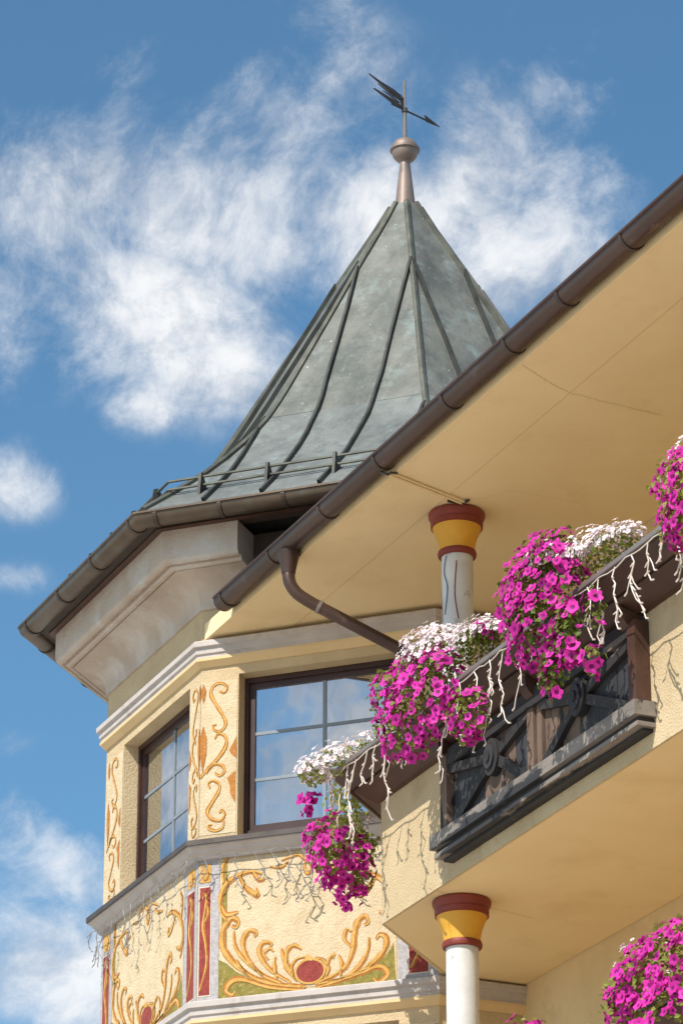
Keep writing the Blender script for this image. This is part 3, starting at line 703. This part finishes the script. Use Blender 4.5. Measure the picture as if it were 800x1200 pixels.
# soffit panels: outer strip and inner field, tiny joints
def cx(y): return A * math.sqrt(2) + y + .004       # where the tower face cuts the soffit
rs = random.Random(2)
OUT, JOI = -2.30, -1.803
def soffit(x0, x1, y0, y1, dz, mesh_left=False):
    lf0, lf1 = (cx(y0), cx(y1)) if mesh_left else (x0, x0)
    b = MB().box8([(lf0, y0, ZS + dz), (x1, y0, ZS + dz), (x1, y1, ZS + dz), (lf1, y1, ZS + dz), (lf0, y0, ZS + .05), (x1, y0, ZS + .05), (x1, y1, ZS + .05), (lf1, y1, ZS + .05)])
    b.build('soffit_panel', 'soffit', hotel)
xs = [0, 11.6, XR + .3]
for k in range(2): soffit(xs[k] + (.003 if k else 0), xs[k + 1] - .003, OUT, JOI - .0032, 0.0, k == 0)
y0, y1 = JOI + .0032, YW - .002
ply = [(cx(y0), y0), (11.597, y0), (11.597, y1), (2.336, y1), (2.336, -.955)]
MB().add([(*p, ZS + .004) for p in ply] + [(*p, ZS + .05) for p in ply], [tuple(range(5)), tuple(range(5, 10))] + [(k, (k + 1) % 5, 5 + (k + 1) % 5, 5 + k) for k in range(5)]).build('soffit_panel', 'soffit', hotel)
soffit(11.603, XR + .297, y0, y1, .004)
# fascia and roof
fx = cx(OUT)
MB().box((fx, OUT - .022, ZS - .004), (XR + .3, OUT - .001, ZS + .13)).build('fascia', 'soffit', hotel)
MB().box((fx + .1, OUT + .001, ZS + .052), (XR + .3, 3.0, ZS + .10)).build('eave_deck', 'darkwood', hotel)
rz = lambda y: ZS + .135 + (y + 2.36) * .42
MB().box8([(1.75, -2.40, rz(-2.40)), (XR + .35, -2.40, rz(-2.40)), (XR + .35, 4.0, rz(4.0)), (1.75, 4.0, rz(4.0)),
           (1.75, -2.40, rz(-2.40) + .03), (XR + .35, -2.40, rz(-2.40) + .03), (XR + .35, 4.0, rz(4.0) + .03), (1.75, 4.0, rz(4.0) + .03)]).build('roof', 'roof', hotel)
MB().box8([(-2.4, 4.0, rz(4.0)), (XR + .35, 4.0, rz(4.0)), (XR + .35, 9.0, rz(4.0) - 2.1), (-2.4, 9.0, rz(4.0) - 2.1),
           (-2.4, 4.0, rz(4.0) + .03), (XR + .35, 4.0, rz(4.0) + .03), (XR + .35, 9.0, rz(4.0) - 2.07), (-2.4, 9.0, rz(4.0) - 2.07)]).build('roof', 'roof', hotel)
# gutter
GY, GZ, GR = -2.405, 12.645, .083
mg = MB().sweep([(1.585, 0), (XR + .3, 0)], [(d, z) for d, z in gutter_prof(-GY, GZ, GR)]).build('gutter', 'gutter', hotel, smooth=True)
K_ = 12
MB().add([(1.583 + dx, GY + .083 * math.cos(math.pi + math.pi * k / K_), GZ + .083 * math.sin(math.pi + math.pi * k / K_)) for dx in (0, -.008) for k in range(K_ + 1)],
         [tuple(range(K_ + 1)), tuple(range(K_ + 1, 2 * K_ + 2))[::-1]] + [(k, (k + 1) % (K_ + 1), K_ + 1 + (k + 1) % (K_ + 1), K_ + 1 + k) for k in range(K_ + 1)]).build('end_cap', 'gutter', mg)
me = strap_mesh('bracket', (0, -1), GR + .001)
for x in [1.70, 2.62, 3.56, 4.52, 5.63, 6.58, 7.35, 8.22, 9.1, 10.0, 10.9, 11.8, 12.7, 13.6, 14.5]: link('bracket', me, (x, GY, GZ), mg)
# downpipe: funnel, elbow, slanting pipe to the wall, then down
px0 = 2.84
dp_pts = smooth_line([(px0, GY, 12.43), (px0 + .01, GY + .005, 12.33), (px0 + .03, GY + .06, 12.24), (px0 + .06, GY + .18, 12.165)], 4)
P1_ = Vector(dp_pts[-1]); dirp = Vector((.25, .80, -.43)).normalized()
P2_ = P1_ + dirp * 2.05
low = smooth_line([tuple(P2_), tuple(P2_ + dirp * .1 + Vector((0, 0, -.02))), (P2_.x + .04, YW - .07, P2_.z - .18), (P2_.x + .04, YW - .07, P2_.z - .4)], 4)
dp = MB().tube([tuple(p) for p in dp_pts] + low + [(P2_.x + .04, YW - .07, 9.75)], .047, 12).build('downpipe', 'gutter', hotel, smooth=True)
MB().lathe((px0, GY), [(.052, 12.40), (.055, 12.43), (.082, 12.55), (.085, 12.575)], 16).build('outlet', 'gutter', dp, smooth=True)
MB().tube([P1_ + dirp * .03, P1_ + dirp * .055], .052, 12).build('collar', 'pole', dp, smooth=True)
# cable conduits on the soffit
ca = on_plane(455, 556, (0, 0, 1), ZS - .012); cb = on_plane(541, 590, (0, 0, 1), ZS - .012)
sh = Vector((.035, 0, 0))
cn = MB().tube([ca, cb], .010, 6).build('conduit', 'soffit', hotel)
MB().tube([ca + sh, cb + sh], .008, 6).build('conduit', 'soffit', hotel)
MB().tube([ca + Vector((-.03, -.05, .02)), ca + Vector((.02, -.02, -.01)), ca, ca + sh, ca + sh + Vector((.01, .05, .0))], .009, 6).build('cable_loop', 'vane', cn)
MB().tube([cb + (ca - cb) * .12 + Vector((-.03, -.03, 0)), cb, cb + sh * 1.5 + Vector((.02, .02, 0))], .011, 6).build('cable_clip', 'vane', cn)

def crack(pts, z, parent, w=.0024, seed=1):
    rr = random.Random(seed); P_ = [on_plane(x, y, (0, 0, 1), z) for x, y in pts]; ln_ = []
    for a_, b_ in zip(P_, P_[1:]):
        for k in range(10): ln_.append(a_.lerp(b_, k / 10) + Vector((rr.uniform(-.008, .008), rr.uniform(-.008, .008), 0)))
    ln_.append(P_[-1]); vs = []; fs = []
    for k, p in enumerate(ln_):
        t_ = (ln_[min(k + 1, len(ln_) - 1)] - ln_[max(k - 1, 0)]).normalized(); n_ = Vector((-t_.y, t_.x, 0)) * w * rr.uniform(.3, 1)
        vs += [p + n_, p - n_]
        if k: fs.append((2 * k - 2, 2 * k - 1, 2 * k + 1, 2 * k))
    MB().add(vs, fs).build('crack', 'crack', parent, recalc=False)
crack([(610, 427), (640, 446), (668, 461), (712, 472), (775, 487)], ZS - .0015, hotel)
crack([(560, 585), (600, 575), (680, 590)], ZS - .0015, hotel, .0015, 4)
# ------------------------------------------------------------------ columns
CXY = (4.04, -1.605)
def column(ztop, zbot, label, lines=True):
    c = thing('column', (*CXY, zbot), label, 'column', 'painted round columns carrying the balconies')
    MB().lathe(CXY, [(.118, zbot), (.113, ztop - .33)], 32).build('shaft', 'white', c, smooth=True)
    cap = MB().lathe(CXY, [(.128, ztop - .295), (.129, ztop - .26), (.140, ztop - .21), (.168, ztop - .14), (.178, ztop - .115)], 32).build('capital', 'yellow', c, smooth=True)
    MB().lathe(CXY, [(.122, ztop - .345), (.136, ztop - .34), (.141, ztop - .32), (.136, ztop - .30), (.122, ztop - .293)], 32).build('ring', 'red', cap, smooth=True)
    MB().lathe(CXY, [(.17, ztop - .12), (.188, ztop - .116), (.190, ztop - .075), (.184, ztop - .07), (.204, ztop - .035), (.206, ztop - .012), (.198, ztop - .002)], 32).build('abacus', 'red', cap, smooth=True)
    # painted lines on the shaft
    def line(pts, m, w=.006):
        vs = []; fs = []
        for k, (a, z) in enumerate(smooth_line(pts, 6)):
            for sg_ in (-1, 1):
                th = R(a) + sg_ * w / .116; vs.append((CXY[0] + .1188 * math.cos(th), CXY[1] + .1188 * math.sin(th), z))
            if k: fs.append((2 * k - 2, 2 * k, 2 * k + 1, 2 * k - 1))
        MB().add(vs, fs).build('painted_line', m, c, recalc=False)
    if not lines: return c
    base = 322 - 20
    zt = ztop - .36
    line([(base - 52, zt), (base - 58, zt - .15), (base - 40, zt - .35), (base - 36, zt - .5)], 'p_red', .004)
    line([(base - 10, zt), (base - 22, zt - .12), (base - 6, zt - .25), (base - 20, zt - .45)], 'p_blue', .005)
    line([(base + 30, zt - .05), (base + 22, zt - .3), (base + 34, zt - .5)], 'p_red', .004)
    return c
column(ZS, 9.80, 'white column with ochre and red capital meeting the upper eave soffit')
c2 = column(9.635, 6.90, 'white column with ochre and red capital holding up the upper balcony slab', False)
MB().box((CXY[0] - .02, CXY[1] - .1, ZS - .055), (CXY[0] + .12, CXY[1] + .02, ZS - .001)).build('junction_box', 'white', hotel)

# ------------------------------------------------------------------ balconies
KX, KY = 3.327, -1.886
BP = [(2.37, -.929), (KX, KY), (XR, KY)]
def balcony(zs, label, panel):
    bal = thing('balcony', (9.0, -1.1, zs), label, 'balcony')
    pl_ = BP
    # slab
    pts = [(2.345, -.93), (KX, KY), (XR, KY), (XR, YW - .004), (2.345, YW - .004)]
    n = len(pts)
    pin = [(2.345, -.93 + .004), (KX + .004, KY + .008), (XR, KY + .008), (XR, YW - .004), (2.345, YW - .004)]
    MB().add([(*p, zs) for p in pin] + [(*p, zs + .18) for p in pin], [tuple(range(n)), tuple(range(n, 2 * n))] + [(k, (k + 1) % n, n + (k + 1) % n, n + k) for k in range(n)]).build('slab', 'soffit', bal)
    MB().sweep(pl_, [(0, zs - .002), (0, zs + .93), (-.16, zs + .93), (-.16, zs + .182), (-.02, zs + .182), (-.02, zs - .002)]).build('parapet', 'stucco', bal)
    z = zs + .9
    MB().sweep(pl_, [(.004, z), (.045, z + .006), (.185, z + .082), (.185, z + .086), (-.2, z + .086), (-.2, z + .04), (.004, z + .04)]).build('box_bottom', 'rail', bal)
    MB().sweep(pl_, [(.20, z + .089), (.215, z + .083), (.312, z + .178), (.312, z + .186), (.28, z + .186)]).build('box_board', 'rail', bal)
    MB().sweep(pl_, [(-.2, z + .09), (-.17, z + .09), (-.17, z + .186), (-.2, z + .186)]).build('box_board', 'rail', bal)
    MB().sweep(pl_, [(.27, z + .190), (.338, z + .190), (.343, z + .195), (.343, z + .222), (.338, z + .228), (.27, z + .228)]).build('handrail', 'coping', bal)
    MB().sweep(pl_, [(-.165, z + .095), (.20, z + .095), (.26, z + .165), (-.165, z + .165)]).build('potting_soil', 'soil', bal)
    # corbels under the box
    me = None
    for x in ([4.56, 5.88, 7.22, 9.2, 11.2, 13.2] if panel else [5.2, 7.2, 9.2, 11.2]):
        vs = []; pr = [(0, z - .17), (.03, z - .165), (.06, z - .11), (.12, z - .07), (.15, z - .03), (.16, z + .045), (.0, z - .002)]
        for sx in (-.05, .05): vs += [(x + sx, KY - .002 - d, zz) for d, zz in pr]
        n = len(pr)
        if panel: MB().add(vs, [tuple(range(n)), tuple(range(n, 2 * n))] + [(k, (k + 1) % n, n + (k + 1) % n, n + k) for k in range(n)]).build('corbel', 'rail', bal)
    if panel:
        x0, x1, zb, zt = 4.52, 7.34, zs + .27, zs + .84
        pn = MB().box((x0 + .02, KY - .034, zb - .02), (x1 - .02, KY - .003, zt + .03)).build('wood_panel', 'blackpanel', bal)
        def strip(a, b_, d0, d1, w, name, m):
            a = Vector((a[0], 0, a[1])); b_ = Vector((b_[0], 0, b_[1])); t = (b_ - a).normalized(); nn = Vector((-t.z, 0, t.x)) * w
            P_ = [a - nn, b_ - nn, b_ + nn, a + nn]
            MB().box8([Vector((p.x, KY - d1, p.z)) for p in P_] + [Vector((p.x, KY - d0, p.z)) for p in P_]).build(name, m, pn)
        # stiles, rails
        strip((x0 + .05, zb), (x0 + .05, zt), .003, .105, .05, 'stile', 'panelwood'); strip((x1 - .05, zb), (x1 - .05, zt), .003, .105, .05, 'stile', 'rail')
        xm = 5.90
        strip((xm - .055, zb), (xm - .055, zt), .034, .085, .045, 'stile', 'panelwood'); strip((xm + .05, zb), (xm + .05, zt), .034, .07, .035, 'stile', 'panelwood')
        strip((x0 + .1, zt - .03), (x1 - .1, zt - .03), .036, .10, .06, 'top_rail', 'blackwood')
        bays = [(x0 + .1, xm - .1, 5.29), (xm + .085, x1 - .1, 6.535)]
        for (a0, a1, bx) in bays:
            bz = zs + .595
            # vertical boards
            nb = 5
            for k in range(nb):
                q0 = a0 + (a1 - a0) * k / nb; q1 = a0 + (a1 - a0) * (k + 1) / nb
                MB().box((q0 + .004, KY - .046 - .003 * (k % 2), zb), (q1 - .004, KY - .035, zt - .09)).build('board', ('blackpanel', 'blackpanel', 'panelwood', 'panelwood', 'blackpanel')[k] if bx < 6 else ('panelwood', 'panelwood', 'blackpanel', 'blackpanel', 'blackpanel')[k], pn)
            for tx, tz in ((a0, zb + .02), (a1, zb + .02), (a0, zt - .11), (a1, zt - .11)):
                strip((bx, bz), (tx, tz), .05, .088, .034, 'brace', 'blackwood')
            for (r, d0, d1, m_) in ((.112, .05, .105, 'blackwood'), (.072, .105, .122, 'blackpanel'), (.034, .122, .134, 'blackwood')):
                n = 24
                ring = [(bx + r * .95 * math.cos(2 * math.pi * k / n), bz + r * 1.15 * math.sin(2 * math.pi * k / n)) for k in range(n)]
                MB().add([(x, KY - d0, zz) for x, zz in ring] + [(x, KY - d1, zz) for x, zz in ring], [tuple(range(n)), tuple(range(n, 2 * n))] + [(k, (k + 1) % n, n + (k + 1) % n, n + k) for k in range(n)]).build('rosette', m_, pn)
        # ledge: upper and lower moulding
        MB().box((x0 - .075, KY - .155, zb - .085), (x1 + .06, KY - .002, zb + .012)).build('ledge', 'ledgewood', pn)
        MB().box((x0 - .045, KY - .115, zb - .118), (x1 + .03, KY - .002, zb - .088)).build('ledge', 'blackwood', pn)
        MB().box((x0 - .055, KY - .130, zb - .150), (x1 + .045, KY - .002, zb - .121)).build('ledge', 'ledgewood', pn)
        MB().box((x0 - .02, KY - .075, zb - .172), (x1 + .01, KY - .002, zb - .153)).build('ledge', 'blackwood', pn)
    return bal
bal = balcony(9.635, 'upper cream balcony with dark weathered timber panel and wooden flower-box rail', True)
crack([(492, 1036), (510, 1044), (540, 1050)], 9.6335, bal, .003, 5); crack([(572, 1063), (600, 1070), (622, 1076)], 9.6335, bal, .003, 6)
bal2 = balcony(6.72, 'lower cream balcony whose flower-box rail shows at the bottom right', False)

# ------------------------------------------------------------------ flowers
def blossom_mesh(name, r, mats, lobes=5, deep=.35):
    vs = [(0, 0, -deep * r)]; fs = []; mi = []
    n = lobes * 3
    for k in range(n):
        a = 2 * math.pi * k / n; vs.append((.34 * r * math.cos(a), .34 * r * math.sin(a), -.06 * r))
    for k in range(n):
        a = 2 * math.pi * k / n; q = (1.0, 1.0, .80)[k % 3] * (1 + .05 * math.sin(k * 2.3)); a += (.06, -.06, 0)[k % 3]
        vs.append((q * r * math.cos(a), q * r * math.sin(a), r * (.05, .12, -.06)[k % 3]))
    for k in range(n):
        fs.append((0, 1 + k, 1 + (k + 1) % n)); mi.append(1)
        fs.append((1 + k, 1 + n + k, 1 + n + (k + 1) % n, 1 + (k + 1) % n)); mi.append(0)
    me = bpy.data.meshes.new(name); me.from_pydata(vs, [], fs)
    for m in mats: me.materials.append(M[m])
    me.polygons.foreach_set('material_index', mi); me.polygons.foreach_set('use_smooth', [True] * len(fs)); me.update(); return me
BL = [blossom_mesh('blossom', r, ('magenta', 'throat')) for r in (.040, .046, .034)]
def bud(r):
    return blossom_mesh('blossom', r, ('magenta', 'throat'), deep=1.0)
BL.append(bud(.032))
def rot_to(n, spin):
    q = Vector(n).normalized().to_track_quat('Z', 'Y'); return q @ Matrix.Rotation(spin, 3, 'Z').to_quaternion()
def ell_sample(rnd, E):
    c, r = E
    while True:
        v = Vector((rnd.gauss(0, 1), rnd.gauss(0, 1), rnd.gauss(0, 1)))
        if v.length > .1: break
    v.normalize(); return Vector(c) + Vector((v.x * r[0], v.y * r[1], v.z * r[2])), Vector((v.x / r[0], v.y / r[1], v.z / r[2])).normalized()
def depth_in(p, E):
    c, r = E; q = p - Vector(c); return math.sqrt((q.x / r[0]) ** 2 + (q.y / r[1]) ** 2 + (q.z / r[2]) ** 2)
def ok_place(p, zs):
    """outside the solid rail, parapet and box"""
    zr = zs + 1.13
    e1 = KY - p.y                                      # outside the front line
    e2 = (-(p.x - KX) - (p.y - KY)) / math.sqrt(2)    # outside the slanting end line
    d = max(e1, e2)
    if p.z < zr - .005 and d < .37 and not (p.z < zr - .24 and d > .14): return False
    if p.x - p.y < A * 2 ** .5 + .06: return False
    return True
def leaf_into(mb, p, n, size, rnd, mi=0):
    q = rot_to(n, rnd.uniform(0, 6.28)); l, w = size, size * rnd.uniform(.35, .5)
    P_ = [Vector((0, -l * .5, 0)), Vector((w, 0, l * .12)), Vector((0, l * .5, -l * .1)), Vector((-w, 0, l * .12))]
    mb.add([p + q @ v for v in P_], [(0, 1, 2), (0, 2, 3)], mi)
def petunia(label, E, count, zs, seed, leaves=700, trail=True, leafE=None):
    rnd = random.Random(seed)
    base = Vector(E[0][0]); base.z = zs + 1.06
    t = thing('petunia_plant', base, label, 'petunia', 'magenta petunias trailing from the balcony boxes')
    wsum = [e[1][0] * e[1][1] + e[1][1] * e[1][2] + e[1][0] * e[1][2] for e in E]
    pts = []; tries = 0
    while len(pts) < count and tries < count * 60:
        tries += 1
        e = rnd.choices(E, wsum)[0]; p, n = ell_sample(rnd, e); p = p + n * rnd.uniform(-.05, .02)
        if any(depth_in(p, o) < .82 for o in E if o is not e) or not ok_place(p, zs): continue
        if n.y > .55 and rnd.random() < .7: continue
        if any((p - q).length < .031 for q, _ in pts): continue
        pts.append((p, n))
    for p, n in pts:
        nn = n * 1.0 + Vector((.12, -.55, .32)) * 1.0 + Vector((rnd.gauss(0, .3), rnd.gauss(0, .3), rnd.gauss(0, .3)))
        o = link('blossom', rnd.choices(BL, (4, 3, 3, 1))[0], p, t)
        o.rotation_mode = 'QUATERNION'; o.rotation_quaternion = rot_to(nn, rnd.uniform(0, 6.28))
        s = rnd.uniform(.72, 1.15); o.scale = (s * rnd.uniform(.9, 1.05), s, s * rnd.uniform(.7, 1.3))
    mb = MB()
    LE = leafE or E
    k = 0; tries = 0
    while k < leaves and tries < leaves * 20:
        tries += 1
        e = rnd.choice(LE); p, n = ell_sample(rnd, e); f = rnd.uniform(.5, .93) if rnd.random() < .7 else rnd.uniform(.93, 1.12); p = Vector(e[0]) + (p - Vector(e[0])) * f
        if not ok_place(p, zs): continue
        leaf_into(mb, p, n + Vector((rnd.gauss(0, .5), rnd.gauss(0, .5), rnd.gauss(0, .5) + .3)), rnd.uniform(.03, .055), rnd); k += 1
    o = mb.build('foliage', 'leaf2', t, recalc=False); o['kind'] = 'stuff'
    return t
def white_plant(label, E, count, zs, seed, leaves=500, name='white_flower_plant'):
    rnd = random.Random(seed); base = Vector(E[0][0]); base.z = zs + 1.06
    t = thing(name, base, label, 'flowering plant', 'white flowers mounded in the balcony boxes')
    src = blossom_mesh('tmp', .0205, ('whitepetal', 'pinkpetal')); V = [v.co.copy() for v in src.vertices]; Fc = [tuple(p.vertices) for p in src.polygons]; MI = [p.material_index for p in src.polygons]
    bpy.data.meshes.remove(src)
    mb = MB(); k = 0; tries = 0
    while k < count and tries < count * 40:
        tries += 1
        e = rnd.choice(E); p, n = ell_sample(rnd, e); p = p + n * rnd.choice((rnd.uniform(-.05, .02), rnd.uniform(-.02, .04)))
        if any(depth_in(p, o) < .8 for o in E if o is not e) or not ok_place(p, zs) or n.z < -.45: continue
        q = rot_to(n + Vector((.1, -.4, .5)) + Vector((rnd.gauss(0, .3), rnd.gauss(0, .3), rnd.gauss(0, .3))), rnd.uniform(0, 6.28)); s = rnd.uniform(.8, 1.15)
        o = len(mb.v); mb.v += [p + q @ (v * s) for v in V]; mb.f += [tuple(i + o for i in f) for f in Fc]; mb.mi += MI; k += 1
    o = mb.build('blossoms', ['whitepetal', 'pinkpetal'], t, recalc=False, smooth=True, angle=80); o['kind'] = 'stuff'
    mb = MB(); k = 0; tries = 0
    while k < leaves and tries < leaves * 20:
        tries += 1
        e = rnd.choice(E); p, n = ell_sample(rnd, e); p = Vector(e[0]) + (p - Vector(e[0])) * rnd.uniform(.5, .98)
        p.z -= .02
        if not ok_place(p, zs): continue
        leaf_into(mb, p, n + Vector((rnd.gauss(0, .5), rnd.gauss(0, .5), rnd.gauss(0, .5))), rnd.uniform(.022, .04), rnd); k += 1
    o = mb.build('foliage', 'leaf2', t, recalc=False); o['kind'] = 'stuff'
    return t
def py(px, py_, Y): return tuple(on_plane(px, py_, (0, 1, 0), Y))
ZB = 9.635
def E_(px, py_, Y, rx, ry, rz): return (py(px, py_, Y), (rx, ry, rz))
# second cluster (in front of the column)
white_plant('mound of white flowers on the rail directly in front of the upper column', [E_(527, 772, -2.12, .38, .20, .19), E_(508, 768, -2.26, .28, .22, .19), E_(560, 752, -2.1, .30, .16, .13)], 720, ZB, 11, 700)
petunia('magenta petunias spilling over the rail below the upper column, left of the timber panel', [E_(500, 815, -2.30, .38, .23, .33), E_(478, 850, -2.36, .30, .20, .24), E_(468, 812, -2.34, .22, .2, .20), E_(548, 838, -2.34, .18, .14, .20), E_(570, 742, -2.1, .16, .12, .05)], 300, ZB, 12, 1100)
# third cluster
white_plant('bank of white flowers on the rail right above the rosettes of the timber panel', [E_(680, 658, -2.14, .44, .18, .14), E_(718, 640, -2.14, .30, .15, .10), E_(655, 662, -2.2, .22, .2, .15)], 720, ZB, 21, 700)
petunia('long cascade of magenta petunias hanging in front of the middle of the timber panel', [E_(638, 690, -2.32, .34, .23, .34), E_(628, 735, -2.40, .30, .19, .28), E_(612, 700, -2.42, .20, .17, .24), E_(645, 650, -2.28, .26, .14, .16), E_(662, 745, -2.36, .12, .1, .26), E_(645, 790, -2.42, .09, .07, .16)], 300, ZB, 22, 1100)
petunia('small sprig of magenta petunias dangling beside the right rosette of the timber panel', [E_(693, 772, -2.29, .10, .08, .10), E_(694, 713, -2.30, .10, .07, .14)], 14, ZB, 23, 60)
# fourth cluster
petunia('magenta petunias cut off by the right edge on the upper rail', [E_(798, 562, -2.30, .26, .16, .17), E_(803, 608, -2.34, .20, .15, .19), E_(818, 575, -2.3, .30, .18, .24)], 190, ZB, 31, 500)
white_plant('few white flowers behind the petunias at the upper right edge', [E_(812, 540, -2.1, .3, .15, .15)], 60, ZB, 32, 120)
# first cluster, on the slanting end of the box
NE = Vector((-2 ** -.5, -2 ** -.5, 0)); ce = NE.dot(Vector((KX, KY, 0)))
def pe(px, py_, off): return tuple(on_plane(px, py_, NE, ce + off))
def EE(px, py_, off, rx, ry, rz): return (pe(px, py_, off), (rx, ry, rz))
white_plant('white flowers at the left end of the upper rail against the window', [EE(392, 893, .22, .17, .17, .12), EE(425, 880, .12, .20, .16, .10), EE(366, 905, .33, .11, .11, .09)], 400, ZB, 41, 420)
petunia('magenta petunias trailing down the left end of the balcony onto the mural', [EE(384, 990, .44, .17, .17, .26), EE(400, 1025, .44, .17, .17, .22), EE(418, 1010, .40, .14, .14, .26), EE(362, 942, .40, .08, .08, .10), EE(412, 1055, .42, .11, .11, .09)], 190, ZB, 42, 800,
        leafE=[EE(405, 945, .42, .15, .15, .22), EE(425, 975, .38, .12, .12, .26), EE(418, 1010, .40, .14, .14, .26), EE(384, 990, .44, .14, .14, .2)])
# lower balcony
petunia('big cushion of magenta petunias on the lower balcony rail at bottom right', [E_(766, 1155, -2.25, .36, .22, .28), E_(792, 1125, -2.25, .36, .20, .22), E_(742, 1172, -2.3, .24, .17, .20), E_(778, 1200, -2.3, .45, .2, .28)], 300, 6.72, 51, 800)
white_plant('few white flowers behind the petunias on the lower rail', [E_(755, 1126, -2.2, .20, .16, .12)], 26, 6.72, 52, 60)
petunia('tips of magenta petunias peeping up at the bottom edge beside the lower column', [E_(612, 1212, -2.2, .22, .14, .10)], 18, 6.72, 53, 60)

# ------------------------------------------------------------------ icicle light strings
def icicle(label, line, nrm_fn, drops, mwire, seed, rad=.0055, group=None):
    """line: function t(metres)->point on the clip line; drops: list of (t, length)"""
    rnd = random.Random(seed)
    st = thing('string_lights', line(drops[0][0]), label, 'string lights')
    T0, T1 = drops[0][0] - .1, drops[-1][0] + .1
    n = int((T1 - T0) / .06); pts = []
    for k in range(n + 1):
        t = T0 + (T1 - T0) * k / n; p = Vector(line(t)); p.z -= .022 * abs(math.sin(t * 9)) + rnd.uniform(0, .006); pts.append(p)
    MB().tube(pts, rad * .9, 5).build('wire', mwire, st, smooth=True)
    for (t, ln) in drops:
        p = Vector(line(t)); p.z -= .015
        nrm, tan = nrm_fn(t)
        mb = MB(); bulbs = MB(); zig = [p.copy()]; x = 0; y = 0; segs = max(3, int(ln / .06)); 
        sgn = rnd.choice((-1, 1))
        for k in range(segs):
            x += sgn * rnd.uniform(.01, .055); y += rnd.uniform(-.012, .014); sgn = -sgn if rnd.random() < .7 else sgn
            q = p + tan * x + nrm * max(y, -.0) - Vector((0, 0, ln * (k + 1) / segs)); zig.append(q)
            bt = q + tan * (sgn * rnd.uniform(.025, .05)) + nrm * rnd.uniform(0, .015) - Vector((0, 0, rnd.uniform(.0, .028)))
            bulbs.tube([q, q + (bt - q) * .35, bt], [rad * .9, rad * 1.3, rad * .8], 5)
            if rnd.random() < .45 and k < segs - 1:
                z2 = [q]; sx = sgn
                for j in range(rnd.choice((1, 2, 3))):
                    z2.append(z2[-1] + tan * (sx * rnd.uniform(.02, .055)) - Vector((0, 0, rnd.uniform(.04, .075)))); sx = -sx if rnd.random() < .4 else sx
                mb.tube(z2, rad * .85, 5)
                bulbs.tube([z2[-1], z2[-1] + tan * (sx * .03) - Vector((0, 0, .01))], rad * 1.2, 5)
        mb.tube(zig, rad, 5)
        d = mb.build('drop', mwire, st, smooth=True, angle=60); o = bulbs.build('bulbs', mwire, d, smooth=True, angle=60); o['kind'] = 'stuff'
    return st
END_L = math.hypot(KX - 2.37, KY + .929)
OP = offset_path(BP, .355)
def rail_line(t):
    zr = ZB + .9 + .176
    if t < 0:
        a, b_ = Vector((*OP[1], zr)), Vector((*OP[0], zr)); return a + (b_ - a).normalized() * (-t)
    return Vector((OP[1][0] + t, OP[1][1], zr))
def rail_frame(t):
    if t < 0: return Vector((-2 ** -.5, -2 ** -.5, 0)), Vector((2 ** -.5, -2 ** -.5, 0))
    return Vector((0, -1, 0)), Vector((1, 0, 0))
rn = random.Random(77)
drops = []
t = -.85
while t < 7.5:
    drops.append((t, rn.choice((.16, .24, .34, .40, .50, .28)) * rn.uniform(.85, 1.15))); t += rn.uniform(.13, .24)
icicle('white icicle lights hanging along the wooden rail of the upper balcony', rail_line, rail_frame, drops, 'wire', 5, .0052)
LP = offset_path(TW, .095)
def tower_line(t):       # t = 0 at the corner between the two visible faces
    zr = Z0 + 1.135
    k = 3 if t >= 0 else 2
    c = Vector((*LP[3], zr)); o = Vector((*(LP[4] if t >= 0 else LP[2]), zr)); return c + (o - c).normalized() * abs(t)
def tower_frame(t):
    i = 3 if t >= 0 else 2
    return Vector((*FR[i][2], 0)), Vector((*FR[i][1], 0))
drops = []; t = -2.1
while t < 1.75:
    drops.append((t, rn.choice((.12, .18, .28, .36, .22)) * rn.uniform(.85, 1.15))); t += rn.uniform(.11, .17)
icicle('grey wired icicle lights hanging under the tower window ledge over the mural', tower_line, tower_frame, drops, 'wiredark', 9, .0038)
